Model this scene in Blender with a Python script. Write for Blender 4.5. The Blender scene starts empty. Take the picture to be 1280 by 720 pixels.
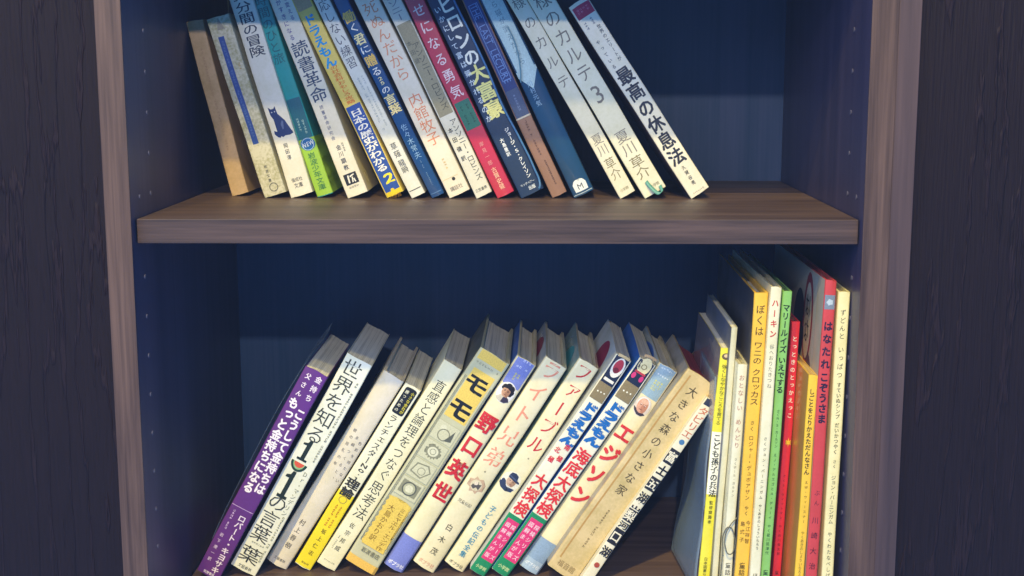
import bpy, bmesh, math, random
from mathutils import Vector, Matrix
rad = math.radians
SC = bpy.context.scene
COL = SC.collection
random.seed(7)

# ------------------------------------------------------------------ camera
# units are metres; x along the shelves, y into the bookcase, z up; z = 0 is the top of the middle shelf
cam_data = bpy.data.cameras.new('camera')
cam = bpy.data.objects.new('camera', cam_data)
COL.objects.link(cam)
cam_data.sensor_width = 36
cam_data.lens = 36 * 1672.26 / 1280
cam_data.clip_start = .02
cam_data.clip_end = 100
YAW, PITCH, ROLL = -0.0205086, 0.1671323, -0.0013469
fw = Vector((math.sin(YAW) * math.cos(PITCH), math.cos(YAW) * math.cos(PITCH), -math.sin(PITCH)))
r0 = Vector((math.cos(YAW), -math.sin(YAW), 0)); u0 = r0.cross(fw)
rr = r0 * math.cos(ROLL) + u0 * math.sin(ROLL); uu = -r0 * math.sin(ROLL) + u0 * math.cos(ROLL)
M = Matrix((rr, uu, -fw)).transposed().to_4x4()
M.translation = Vector((0.0314313, -0.9575486, 0.1116275))
cam.matrix_world = M
SC.camera = cam

# ------------------------------------------------------------------ light
w = bpy.data.worlds.new('World'); SC.world = w; w.use_nodes = True
bg = w.node_tree.nodes['Background']
bg.inputs[0].default_value = (.055, .23, .58, 1)
bg.inputs[1].default_value = 1.55

def lamp(name, loc, target, energy, color, radius, size=60):
    d = bpy.data.lights.new(name, 'SPOT'); d.energy = energy; d.color = color
    d.shadow_soft_size = radius; d.spot_size = rad(size); d.spot_blend = .6
    o = bpy.data.objects.new(name, d); COL.objects.link(o)
    o.location = loc
    o.rotation_euler = (Vector(target) - Vector(loc)).to_track_quat('-Z', 'Y').to_euler()
    return o
lamp('ceiling_lamp', (-.22, -1.9, 2.12), (0, .1, -.12), 290, (1, .79, .24), .03)
lamp('ceiling_lamp', (-.65, -2.55, 2.28), (0, .1, -.12), 190, (1, .79, .26), .06)
lamp('ceiling_lamp', (-.1, -4.2, 1.78), (0, .1, -.1), 320, (1, .90, .78), .045)
fill_data = bpy.data.lights.new('added_fill_light', 'AREA'); fill_data.shape = 'RECTANGLE'; fill_data.size = 2.4; fill_data.size_y = 1.3; fill_data.energy = 58; fill_data.color = (.62, .74, 1)  # added cool fill for the upper spines; no such source is known
fill_obj = bpy.data.objects.new('added_fill_light', fill_data); COL.objects.link(fill_obj); fill_obj.location = (-2.2, -2.9, 1.35)
fill_obj.rotation_euler = (Vector((0, 0, -.1)) - fill_obj.location).to_track_quat('-Z', 'Y').to_euler()

SC.view_settings.view_transform = 'Standard'
SC.view_settings.look = 'None'
SC.view_settings.exposure = 0
SC.view_settings.gamma = 1
SC.cycles.max_bounces = 6
SC.cycles.diffuse_bounces = 3
SC.cycles.transparent_max_bounces = 12

# ------------------------------------------------------------------ materials
def lin(h):
    r = []
    for i in (0, 2, 4):
        c = int(h[i:i+2], 16) / 255
        r.append(c / 12.92 if c <= .04045 else ((c + .055) / 1.055) ** 2.4)
    return (*r, 1)
def newmat(name):
    m = bpy.data.materials.new(name); m.use_nodes = True
    nt = m.node_tree; b = nt.nodes['Principled BSDF']
    return m, nt, b
def N(nt, t, **k):
    n = nt.nodes.new(t)
    for a, v in k.items(): setattr(n, a, v)
    return n
_mats = {}
def ink(hexc, rough=.5):
    k = ('ink', hexc, rough)
    if k in _mats: return _mats[k]
    m, nt, b = newmat('ink_' + hexc)
    c = lin(hexc)
    tc = N(nt, 'ShaderNodeTexCoord'); n = N(nt, 'ShaderNodeTexNoise'); n.inputs['Scale'].default_value = 900
    n.inputs['Detail'].default_value = 3
    r = N(nt, 'ShaderNodeMapRange'); r.inputs[1].default_value = .3; r.inputs[2].default_value = .7; r.inputs[3].default_value = .86; r.inputs[4].default_value = 1.08
    mx = N(nt, 'ShaderNodeMix', data_type='RGBA', blend_type='MULTIPLY'); mx.inputs[0].default_value = 1
    mx.inputs[6].default_value = c
    nt.links.new(tc.outputs['Object'], n.inputs['Vector']); nt.links.new(n.outputs[0], r.inputs[0]); nt.links.new(r.outputs[0], mx.inputs[7])
    nt.links.new(mx.outputs[2], b.inputs['Base Color'])
    b.inputs['Roughness'].default_value = rough
    b.inputs['Specular IOR Level'].default_value = .35
    _mats[k] = m; return m
def paper(hexc, grain=0, gloss=.38):
    k = ('paper', hexc, grain, gloss)
    if k in _mats: return _mats[k]
    m, nt, b = newmat('cover_' + hexc)
    c = Vector(lin(hexc))
    tc = N(nt, 'ShaderNodeTexCoord')
    n1 = N(nt, 'ShaderNodeTexNoise'); n1.inputs['Scale'].default_value = 38; n1.inputs['Detail'].default_value = 5
    n2 = N(nt, 'ShaderNodeTexNoise'); n2.inputs['Scale'].default_value = 420; n2.inputs['Detail'].default_value = 4
    amt = {0: .13, 1: .28, 2: .4}[grain]
    mx = N(nt, 'ShaderNodeMix', data_type='RGBA')
    mx.inputs[6].default_value = c
    d = c * (1 - amt); d[2] *= (1 - amt * .8); d[3] = 1
    mx.inputs[7].default_value = d
    r = N(nt, 'ShaderNodeMapRange'); r.inputs[1].default_value = .38; r.inputs[2].default_value = .68
    add = N(nt, 'ShaderNodeMath', operation='ADD'); sc = N(nt, 'ShaderNodeMath', operation='MULTIPLY'); sc.inputs[1].default_value = .35 if grain < 2 else .9
    sub = N(nt, 'ShaderNodeMath', operation='SUBTRACT'); sub.inputs[1].default_value = .17 if grain < 2 else .45
    for a in (n1, n2): nt.links.new(tc.outputs['Object'], a.inputs['Vector'])
    nt.links.new(n2.outputs[0], sc.inputs[0]); nt.links.new(sc.outputs[0], sub.inputs[0])
    nt.links.new(n1.outputs[0], add.inputs[0]); nt.links.new(sub.outputs[0], add.inputs[1])
    nt.links.new(add.outputs[0], r.inputs[0]); nt.links.new(r.outputs[0], mx.inputs[0])
    nt.links.new(mx.outputs[2], b.inputs['Base Color'])
    rr_ = N(nt, 'ShaderNodeMapRange'); rr_.inputs[3].default_value = gloss - .06; rr_.inputs[4].default_value = gloss + .14
    nt.links.new(n1.outputs[0], rr_.inputs[0]); nt.links.new(rr_.outputs[0], b.inputs['Roughness'])
    b.inputs['Specular IOR Level'].default_value = .5
    b.inputs['Coat Weight'].default_value = .5 if gloss < .3 else 0
    bp = N(nt, 'ShaderNodeBump'); bp.inputs['Strength'].default_value = .2; bp.inputs['Distance'].default_value = .0006
    nt.links.new(add.outputs[0], bp.inputs['Height']); nt.links.new(bp.outputs[0], b.inputs['Normal'])
    _mats[k] = m; return m
def pages_mat(hexc):
    k = ('pages', hexc)
    if k in _mats: return _mats[k]
    m, nt, b = newmat('page_edges_' + hexc)
    tc = N(nt, 'ShaderNodeTexCoord'); mp = N(nt, 'ShaderNodeMapping'); mp.inputs['Scale'].default_value = (900, 8, 8)
    n = N(nt, 'ShaderNodeTexNoise'); n.inputs['Scale'].default_value = 1; n.inputs['Detail'].default_value = 3
    n2 = N(nt, 'ShaderNodeTexNoise'); n2.inputs['Scale'].default_value = 60
    c = Vector(lin(hexc)); d = c * .62; d[3] = 1
    mx = N(nt, 'ShaderNodeMix', data_type='RGBA'); mx.inputs[6].default_value = d; mx.inputs[7].default_value = c
    r = N(nt, 'ShaderNodeMapRange'); r.inputs[1].default_value = .3; r.inputs[2].default_value = .52
    mul = N(nt, 'ShaderNodeMix', data_type='RGBA', blend_type='MULTIPLY'); mul.inputs[0].default_value = .12
    nt.links.new(tc.outputs['Object'], mp.inputs[0]); nt.links.new(mp.outputs[0], n.inputs['Vector']); nt.links.new(tc.outputs['Object'], n2.inputs['Vector'])
    nt.links.new(n.outputs[0], r.inputs[0]); nt.links.new(r.outputs[0], mx.inputs[0])
    nt.links.new(mx.outputs[2], mul.inputs[6]); nt.links.new(n2.outputs[0], mul.inputs[7])
    nt.links.new(mul.outputs[2], b.inputs['Base Color'])
    b.inputs['Roughness'].default_value = .8; b.inputs['Specular IOR Level'].default_value = .2
    bp = N(nt, 'ShaderNodeBump'); bp.inputs['Strength'].default_value = .25; bp.inputs['Distance'].default_value = .0004
    nt.links.new(n.outputs[0], bp.inputs['Height']); nt.links.new(bp.outputs[0], b.inputs['Normal'])
    _mats[k] = m; return m
def wood(name, dark, light, axis, fine=60, rough=.45, bump=.15, bdist=.0006, contrast=1.0, seed=0., spec=.4):
    m, nt, b = newmat(name)
    tc = N(nt, 'ShaderNodeTexCoord'); mp = N(nt, 'ShaderNodeMapping')
    s = [fine, fine, fine]; s[axis] = fine * .05
    mp.inputs['Scale'].default_value = s; mp.inputs['Location'].default_value = (seed, seed * 1.7, seed * .6)
    n = N(nt, 'ShaderNodeTexNoise'); n.inputs['Scale'].default_value = 1; n.inputs['Detail'].default_value = 8; n.inputs['Roughness'].default_value = .62; n.inputs['Distortion'].default_value = .5
    mp2 = N(nt, 'ShaderNodeMapping'); s2 = [fine * 6] * 3; s2[axis] = fine * .12
    mp2.inputs['Scale'].default_value = s2
    n2 = N(nt, 'ShaderNodeTexNoise'); n2.inputs['Scale'].default_value = 1; n2.inputs['Detail'].default_value = 5
    ad = N(nt, 'ShaderNodeMath', operation='MULTIPLY_ADD'); ad.inputs[1].default_value = .45
    cr = N(nt, 'ShaderNodeValToRGB')
    cr.color_ramp.elements[0].position = .5 + .22 - .2 * contrast; cr.color_ramp.elements[0].color = (*dark, 1)
    cr.color_ramp.elements[1].position = .5 + .22 + .2 * contrast; cr.color_ramp.elements[1].color = (*light, 1)
    for a in (mp, mp2): nt.links.new(tc.outputs['Object'], a.inputs[0])
    nt.links.new(mp.outputs[0], n.inputs['Vector']); nt.links.new(mp2.outputs[0], n2.inputs['Vector'])
    nt.links.new(n2.outputs[0], ad.inputs[0]); nt.links.new(n.outputs[0], ad.inputs[2])
    nt.links.new(ad.outputs[0], cr.inputs[0]); nt.links.new(cr.outputs[0], b.inputs['Base Color'])
    b.inputs['Roughness'].default_value = rough; b.inputs['Specular IOR Level'].default_value = spec
    bp = N(nt, 'ShaderNodeBump'); bp.inputs['Strength'].default_value = bump; bp.inputs['Distance'].default_value = bdist
    nt.links.new(ad.outputs[0], bp.inputs['Height']); nt.links.new(bp.outputs[0], b.inputs['Normal'])
    return m
W_SHELF = wood('walnut_laminate_along', (.052, .030, .025), (.130, .082, .066), 0, 78, .5, .1, contrast=.8)
W_EDGE = wood('walnut_edge_band', (.034, .019, .015), (.100, .058, .046), 0, 90, .45, .1, contrast=.8)
W_STILE = wood('walnut_edge_upright', (.044, .022, .015), (.138, .078, .056), 2, 80, .45, .12, contrast=.9, seed=3)
W_STRIP = wood('walnut_trim_strip', (.045, .026, .026), (.095, .056, .052), 2, 60, .45, .12, seed=9)
W_SIDE = wood('dark_laminate_side', (.026, .024, .066), (.062, .048, .10), 2, 34, .42, .12, contrast=1.0, seed=2)  # blue of the shaded side walls mixed into the colour
W_IN = wood('laminate_with_blue_veil', (.005, .036, .100), (.038, .062, .145), 2, 55, .42, .12, contrast=1.15, seed=5)  # blue veil and shade put into the colour of brown wood
def relief_panel_mat():
    m, nt, b = newmat('dark_embossed_ash')
    tc = N(nt, 'ShaderNodeTexCoord'); mp = N(nt, 'ShaderNodeMapping'); mp.inputs['Scale'].default_value = (1, 1, .10)
    n0 = N(nt, 'ShaderNodeTexNoise'); n0.inputs['Scale'].default_value = 13; n0.inputs['Detail'].default_value = 6; n0.inputs['Roughness'].default_value = .6; n0.inputs['Distortion'].default_value = .25
    m1 = N(nt, 'ShaderNodeMath', operation='MULTIPLY'); m1.inputs[1].default_value = 60
    sn = N(nt, 'ShaderNodeMath', operation='SINE')
    pw = N(nt, 'ShaderNodeMapRange'); pw.inputs[1].default_value = .80; pw.inputs[2].default_value = 1; pw.inputs[3].default_value = 0; pw.inputs[4].default_value = 1.3
    mp2 = N(nt, 'ShaderNodeMapping'); mp2.inputs['Scale'].default_value = (520, 520, 24)
    n2 = N(nt, 'ShaderNodeTexNoise'); n2.inputs['Scale'].default_value = 1; n2.inputs['Detail'].default_value = 4
    n3 = N(nt, 'ShaderNodeTexNoise'); n3.inputs['Scale'].default_value = 7
    mm = N(nt, 'ShaderNodeMath', operation='MULTIPLY')
    ad = N(nt, 'ShaderNodeMath', operation='MULTIPLY_ADD'); ad.inputs[1].default_value = .55
    L = nt.links.new
    L(tc.outputs['Object'], mp.inputs[0]); L(mp.outputs[0], n0.inputs['Vector']); L(n0.outputs[0], m1.inputs[0]); L(m1.outputs[0], sn.inputs[0]); L(sn.outputs[0], pw.inputs[0])
    L(tc.outputs['Object'], mp2.inputs[0]); L(mp2.outputs[0], n2.inputs['Vector']); L(tc.outputs['Object'], n3.inputs['Vector'])
    L(pw.outputs[0], mm.inputs[0]); L(n3.outputs[0], mm.inputs[1])
    L(n2.outputs[0], ad.inputs[0]); L(mm.outputs[0], ad.inputs[2])
    bp = N(nt, 'ShaderNodeBump'); bp.inputs['Strength'].default_value = 1; bp.inputs['Distance'].default_value = .0015
    L(ad.outputs[0], bp.inputs['Height']); L(bp.outputs[0], b.inputs['Normal'])
    cr = N(nt, 'ShaderNodeValToRGB')
    cr.color_ramp.elements[0].color = (.005, .0018, .003, 1); cr.color_ramp.elements[1].color = (.015, .007, .010, 1)
    ms = N(nt, 'ShaderNodeMath', operation='MULTIPLY_ADD'); ms.inputs[1].default_value = .9; L(mm.outputs[0], ms.inputs[0]); L(n2.outputs[0], ms.inputs[2])
    L(ms.outputs[0], cr.inputs[0]); L(cr.outputs[0], b.inputs['Base Color'])
    b.inputs['Roughness'].default_value = .58; b.inputs['Specular IOR Level'].default_value = .16
    return m
W_PANEL = relief_panel_mat()
def film_mat(name, tint, alpha):
    m, nt, b = newmat(name)
    b.inputs['Base Color'].default_value = (*tint, 1); b.inputs['Alpha'].default_value = alpha
    b.inputs['Roughness'].default_value = .25; b.inputs['Coat Weight'].default_value = .6
    return m
FILM = film_mat('clear_film', (.36, .48, .62), .5)

# ------------------------------------------------------------------ helpers
def link(name, me, mats, parent=None):
    o = bpy.data.objects.new(name, me); COL.objects.link(o)
    for m in (mats if isinstance(mats, (list, tuple)) else [mats]): me.materials.append(m)
    if parent is not None: o.parent = parent
    return o
def thing(name, label, cat, loc=(0, 0, 0), roty=0, group=None):
    o = bpy.data.objects.new(name, None); COL.objects.link(o); o.empty_display_size = .02
    o.location = loc; o.rotation_euler = (0, roty, 0); o['label'] = label; o['category'] = cat
    if group: o['group'] = group
    return o
def box(name, lo, hi, m, parent=None, bev=.0006):
    bm = bmesh.new(); bmesh.ops.create_cube(bm, size=1)
    for v in bm.verts: v.co = Vector([lo[i] + (v.co[i] + .5) * (hi[i] - lo[i]) for i in range(3)])
    if bev: bmesh.ops.bevel(bm, geom=bm.edges[:], offset=bev, segments=2, affect='EDGES', profile=.6)
    me = bpy.data.meshes.new(name); bm.to_mesh(me); bm.free()
    return link(name, me, m, parent)

# ------------------------------------------------------------------ the bookcase
HW = .2614; D = .3205
ST = -.0095          # front plane of the uprights
BC = thing('bookcase', 'walnut brown bookcase with blue shade painted into its inside, filled with books on two shelves', 'bookcase', (0, ST, -.42))
def bpart(name, lo, hi, m, parent=BC, bev=.0006):
    off = Vector((0, -ST, .42))
    return box(name, Vector(lo) + off, Vector(hi) + off, m, parent, bev)
ZB, ZT = -.42, .62
for s in (-1, 1):
    a, b_ = sorted((s * HW, s * (HW + .0185)))
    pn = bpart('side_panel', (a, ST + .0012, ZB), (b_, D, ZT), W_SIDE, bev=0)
    e = bpart('edge_band', (a - .0001, ST, ZB), (b_ + .0001, ST + .0012, ZT), W_STILE, pn, .0004)
    # rows of shelf pin holes, 30 mm apart
    def pin(y, z):
        bm = bmesh.new()
        M_ = Matrix.Translation((s * (HW - .0002), y - ST, z + .42)) @ Matrix.Rotation(math.pi / 2, 4, 'Y')
        bmesh.ops.create_cone(bm, cap_ends=True, segments=16, radius1=.0019, radius2=.0016, depth=.0008, matrix=M_)
        me = bpy.data.meshes.new('pin_cap'); bm.to_mesh(me); bm.free()
        link('pin_cap', me, ink('5E5A6C', .35), pn)
    for z in (.1649, .1349, .1049, .0749, .0449, .0149): pin(.0425, z)
    pin(.0145, .0149)
    for k in range(8): pin(.0185, -.045 - .03 * k)
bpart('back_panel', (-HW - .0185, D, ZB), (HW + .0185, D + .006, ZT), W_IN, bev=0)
def shelf(top, th=.0176):
    sh = bpart('shelf', (-.26, .0012, top - th), (.26, D, top), W_SHELF, bev=.0003)
    bpart('edge_band', (-.26, 0, top - th), (.26, .0012, top), W_EDGE, sh, .0004)
shelf(0); shelf(-.314); shelf(.2176)
tr = bpart('trim_strip', (HW + .0188, ST + .0012, ZB), (HW + .0345, .02, ZT), W_STRIP, bev=.0006)
# dark embossed panels of the wall on either side
def wall(x0, x1, y):
    o = box('wall', (x0, y, ZB), (x1, y + .02, ZT), W_PANEL, None, .0005)
    o['kind'] = 'structure'
wall(-.95, -HW - .0187, .004)
wall(HW + .0347, .95, .004)

# ------------------------------------------------------------------ lettering
_gl = {}
SMALLK = set('っゃゅょァィゥェォャュョッぁぃぅぇぉ')
_gl[('1', 0)] = ([(-.055, -.5), (.055, -.5), (.055, .5), (-.02, .5), (-.055, .36), (-.2, .3), (-.2, .25), (-.055, .27), (-.17, -.5), (.17, -.5), (.17, -.43), (-.17, -.43)], [(0, 1, 2, 3, 4, 7), (4, 5, 6, 7), (8, 9, 11), (9, 10, 11)])
def strokes(bold):
    # heavier type: the same letter printed again with tiny shifts
    if bold <= 0: return [(0, 0)]
    q = .011 * bold
    if bold == 1: return [(-q, -q * .6), (q, q * .6)]
    return [(-q, -q), (q, -q), (-q, q), (q, q), (0, 0)]
def glyph(ch, off=0):
    off = 0; k = (ch, off)
    if k in _gl: return _gl[k]
    c = bpy.data.curves.new('glyph', 'FONT'); c.body = ch; c.resolution_u = 2
    c.fill_mode = 'FRONT'
    o = bpy.data.objects.new('glyph', c); COL.objects.link(o)
    bpy.context.view_layer.update()
    me = o.to_mesh()
    vs = [(v.co.x, v.co.y - .38) for v in me.vertices]
    fs = [tuple(p.vertices) for p in me.polygons]
    o.to_mesh_clear(); bpy.data.objects.remove(o); bpy.data.curves.remove(c)
    if vs:
        if ord(ch) < 0x3000 and ch != '・':       # narrow characters: centre on their own width
            x0 = min(v[0] for v in vs); x1 = max(v[0] for v in vs); y0 = min(v[1] for v in vs); y1 = max(v[1] for v in vs)
            vs = [(v[0] - (x0 + x1) / 2, v[1] - (y0 + y1) / 2) for v in vs]
        else: vs = [(v[0] - .5, v[1]) for v in vs]
        if ch == 'ー': vs = [(v[1], -v[0]) for v in vs]
        if ch in SMALLK: vs = [(v[0] + .1, v[1] + .12) for v in vs]
        if ch == '、': vs = [(v[0] + .5, v[1] + .5) for v in vs]
    _gl[k] = (vs, fs); return _gl[k]

class Book:
    def __init__(s, d):
        s.d = d; s.t = d['t']; s.h = d['h']; s.dep = d.get('d', .13)
        s.bulge = .0018 if d.get('rounded') else .0004
        s.r = min(.0016 if d.get('hard') else .0009, s.t * .14)
        s.layer = 0
        key = d['key']
        nm, grp = {'u': ('book', 'books leaning to the left on the upper shelf'), 'l': ('book', 'books leaning to the right on the lower shelf'), 'p': ('picture_book', 'upright books at the right of the lower shelf')}[key[0]]
        s.root = thing(nm, d['lab'], 'book' if key[0] != 'p' else 'picture book', (d['x'], d['Y'], d['z']), rad(d['th']), grp)
        s.build()
        for e in d['els']: s.element(e)
        s.warp()
    def sy(s, x):
        y = s.bulge * (2 * x / s.t) ** 2
        e = abs(x) - (s.t / 2 - s.r)
        if e > 0: y += s.r - math.sqrt(max(0, s.r ** 2 - e ** 2))
        return y
    def warp(s):
        # no book is perfectly straight: a slight bow, a twist and knocked corners
        rnd = random.Random(s.d['key'] + 'w'); h, t = s.h, s.t
        A = rnd.uniform(-.0011, .0011); B2 = rnd.uniform(-.0010, .0004); P3 = rnd.uniform(0, 6); kn = [rnd.uniform(0, .0009) for _ in range(4)]
        def f(v):
            x, y, z = v
            q = z / h
            x += A * math.sin(math.pi * q) * (.6 + .4 * y / s.dep) + .0002 * math.sin(q * 11 + P3)
            e = min(q, 1 - q) * h
            k = (2 if q > .5 else 0) + (1 if v[0] > 0 else 0)
            kn_ = kn[k] * max(0, 1 - e / .010) * max(0, 1 - (y / .012)) * min(1, abs(v[0]) / (t * .3)) ** 2
            y += B2 * math.sin(math.pi * q) + kn_ * .7
            z += (-kn_ if q > .5 else kn_ * .5) + .0003 * math.sin(v[0] * 260 + y * 60 + P3) * (1 if q > .5 else 0) * max(0, 1 - e / .02)
            return (x, y, z)
        objs = [o for o in COL.objects if o.type == 'MESH' and (o.parent is s.root or (o.parent and o.parent.parent is s.root))]
        for o in objs:
            me = o.data
            if 'lettering' not in me.name:
                bm = bmesh.new(); bm.from_mesh(me)
                zs = [v.co.z for v in bm.verts]
                for z in [h * i / 12 for i in range(1, 12)] + [h - .004, h - .010, .004, .010]:
                    if min(zs) < z < max(zs): bmesh.ops.bisect_plane(bm, geom=bm.verts[:] + bm.edges[:] + bm.faces[:], plane_co=(0, 0, z), plane_no=(0, 0, 1))
                bm.to_mesh(me); bm.free()
            for v in me.vertices: v.co = f(v.co)
    def outline(s, inset):
        t, r = s.t, s.r
        xs = []
        n = 5
        for i in range(n + 1): xs.append(-(t / 2 - r) - r * math.cos(math.pi / 2 * i / n))
        m_ = 10
        for i in range(1, m_): xs.append(-(t / 2 - r) + 2 * (t / 2 - r) * i / m_)
        for i in range(n + 1): xs.append((t / 2 - r) + r * math.sin(math.pi / 2 * i / n))
        return [(x, s.sy(x)) for x in xs]
    def build(s):
        d = s.d; t, h, dep = s.t, s.h, s.dep
        hard = d.get('hard', 0)
        c = min(.0022, t * .2) if hard else .00045
        o = s.outline(0)
        outer = [(-t / 2, dep)] + [(-t / 2, dep * .5)] + o + [(t / 2, dep * .5), (t / 2, dep)]
        yb = s.bulge + s.r
        inner = [(-t / 2 + c, dep), (-t / 2 + c, dep * .5)] + [(max(-t / 2 + c, min(t / 2 - c, x * (t - 2 * c) / t)), y + c) for x, y in o] + [(t / 2 - c, dep * .5), (t / 2 - c, dep)]
        bm = bmesh.new()
        n = len(outer)
        V = lambda pts, z: [bm.verts.new((x, y, z)) for x, y in pts]
        o0, o1, i0, i1 = V(outer, 0), V(outer, h), V(inner, 0), V(inner, h)
        for k in range(n - 1):
            f = bm.faces.new((o0[k], o0[k + 1], o1[k + 1], o1[k])); f.material_index = 1 if k <= 1 else (2 if k >= n - 3 else 0)
            bm.faces.new((i0[k + 1], i0[k], i1[k], i1[k + 1]))
            bm.faces.new((o1[k], o1[k + 1], i1[k + 1], i1[k]))
            bm.faces.new((o0[k + 1], o0[k], i0[k], i0[k + 1]))
        for k in (0, n - 1): bm.faces.new((o0[k], o1[k], i1[k], i0[k]))
        bmesh.ops.recalc_face_normals(bm, faces=bm.faces[:])
        for f in bm.faces: f.smooth = True
        me = bpy.data.meshes.new('cover'); bm.to_mesh(me); bm.free()
        me.set_sharp_from_angle(angle=rad(38))
        g = d.get('grain', 0); gl = random.Random(d['key'] + 'g').choice((.2, .27, .36, .48))
        side = paper(d.get('side', d['cover']), g, gl)
        s.cover = link('cover', me, [paper(d['cover'], g, gl), paper(d['left'], g, gl) if d.get('left') else side, side], s.root)
        ins = .0036 if hard else .0004
        # page block, its head and foot slightly uneven like gathered signatures
        bm = bmesh.new()
        nx = max(4, int(t / .0022)); x0, x1 = -t / 2 + c + .0002, t / 2 - c - .0002
        rnd = random.Random(d['key'])
        y0 = yb + c + .0002; y1 = dep - ins - .0006
        tops = [ins + rnd.uniform(0, .0004 if hard else .0002) for _ in range(nx)]
        fr = [y1 - rnd.uniform(0, .0007) for _ in range(nx)]
        for k in range(nx):
            a = x0 + (x1 - x0) * k / nx; b2 = x0 + (x1 - x0) * (k + 1) / nx
            mid = ((a + b2) / 2) / (t / 2)
            yy0 = y0 - (s.bulge + s.r) * .6 * (1 - mid * mid)
            P = [(a, yy0), (b2, yy0), (b2, fr[k]), (a, fr[k])]
            lo = [bm.verts.new((p[0], p[1], tops[k])) for p in P]; hi = [bm.verts.new((p[0], p[1], h - tops[k])) for p in P]
            bm.faces.new(hi); bm.faces.new(lo[::-1])
            for q in range(4): bm.faces.new((lo[q], lo[(q + 1) % 4], hi[(q + 1) % 4], hi[q]))
        bmesh.ops.recalc_face_normals(bm, faces=bm.faces[:])
        me = bpy.data.meshes.new('pages'); bm.to_mesh(me); bm.free()
        s.pages = link('pages', me, pages_mat(d.get('page', 'F4F0E4')), s.root)
        if hard:
            bm = bmesh.new()
            bmesh.ops.create_cube(bm, size=1)
            for v in bm.verts: v.co = Vector((v.co.x * (t - 2 * c) * .94, yb + c - .0004 + v.co.y * .0016, h - ins + .0004 + v.co.z * .0014))
            bmesh.ops.bevel(bm, geom=bm.edges[:], offset=.0003, segments=2, affect='EDGES')
            me = bpy.data.meshes.new('headband'); bm.to_mesh(me); bm.free(); link('headband', me, ink('D8D0B8'), s.root)
        if d.get('lpatch'):
            x = -t / 2 - .00015
            pts = []
            cy, cz, ry, rz = (.06, h - .022, .030, .017) if d['key'] != 'l12' else (.066, h - .012, .05, .010)
            if d['key'] == 'l08': cy, cz, ry, rz = .08, h - .012, .03, .009
            me = bpy.data.meshes.new('cover_print')
            for k in range(28):
                a = k * math.tau / 28; pts.append((x, cy + ry * math.cos(a), min(h - .001, cz + rz * math.sin(a))))
            me.from_pydata(pts, [], [tuple(range(28))]); link('cover_print', me, ink(d['lpatch']), s.root)
        if d.get('lart'): s.left_art()
        if d['key'] == 'l01': s.jacket()
        if d['key'] == 'p01': s.curl()
    # ---- flat print on the spine
    def off(s):
        s.layer += 1; return .00008 + .00003 * s.layer
    def put(s, name, vs, fs, color, off=None, rough=.5, parent=None, lay=None):
        """vs in metres: (x across, z up the spine); printed on the curved spine"""
        o = s.off() if off is None else off
        me = bpy.data.meshes.new(name)
        me.from_pydata([(x, s.sy(max(-s.t / 2, min(s.t / 2, x))) - o - (lay[i] * .000006 if lay else 0), z) for i, (x, z) in enumerate(vs)], [], fs)
        ob = link(name, me, ink(color, rough), parent or s.root)
        return ob
    def poly(s, name, pts, color, off=None, parent=None):
        """filled outline; triangulated in a grid so that it hugs the spine"""
        bm = bmesh.new(); v = [bm.verts.new((x, 0, z)) for x, z in pts]
        f = bm.faces.new(v); bmesh.ops.triangulate(bm, faces=[f])
        for k in range(-4, 5):
            g = bm.verts[:] + bm.edges[:] + bm.faces[:]
            bmesh.ops.bisect_plane(bm, geom=g, plane_co=(k * s.t / 10, 0, 0), plane_no=(1, 0, 0))
        bm.verts.index_update()
        vs = [(q.co.x, q.co.z) for q in bm.verts]; fs = [tuple(q.index for q in f.verts) for f in bm.faces]; bm.free()
        return s.put(name, vs, fs, color, off, parent=parent)
    def ell(s, name, cx, cz, rx, rz, color, n=24, a=0, off=None, parent=None):
        ca, sa = math.cos(a), math.sin(a)
        return s.poly(name, [(cx + rx * math.cos(q) * ca - rz * math.sin(q) * sa, cz + rx * math.cos(q) * sa + rz * math.sin(q) * ca) for q in [k * math.tau / n for k in range(n)]], color, off, parent)
    def ring(s, name, cx, cz, r, wd, color, n=24, parent=None):
        vs = []; fs = []
        for k in range(n):
            a = k * math.tau / n
            vs += [(cx + r * math.cos(a), cz + r * math.sin(a)), (cx + (r - wd) * math.cos(a), cz + (r - wd) * math.sin(a))]
            j = (k + 1) % n; fs.append((2 * k, 2 * j, 2 * j + 1, 2 * k + 1))
        return s.put(name, vs, fs, color, parent=parent)
    def rect(s, name, x0, x1, z0, z1, color, off=None, parent=None):
        x0, x1 = max(-s.t / 2, x0), min(s.t / 2, x1)
        n = 12; vs = []; fs = []
        for k in range(n + 1):
            x = x0 + (x1 - x0) * k / n; vs += [(x, z0), (x, z1)]
            if k: fs.append((2 * k - 2, 2 * k, 2 * k + 1, 2 * k - 1))
        return s.put(name, vs, fs, color, off, parent=parent)
    def text(s, name, txt, zt, zb, x, w_, color, bold, parent=None, side=False):
        n = len(txt); pitch = (zt - zb) / n; cw = w_
        chh = min(pitch * .98, cw * 1.12)
        if side: chh = pitch * 1.65
        vs, fs = [], []; lay = []
        key = s.d['key'][0]
        if cw > .36 * s.t: cw = min(cw * (1.34 if key == 'l' and cw > .5 * s.t else 1.18), s.t * .96)
        elif key == 'p': cw *= 1.3
        if cw <= .36 * s.t and bold == 0: bold = 1
        chh = min(pitch * 1.0, cw * 1.1)
        if side: chh = pitch * 1.65
        if name == 'volume_number': cw *= 1.5; chh *= 1.5
        if txt == '1': cw, chh = s.t * 1.0, pitch * 1.05
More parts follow.
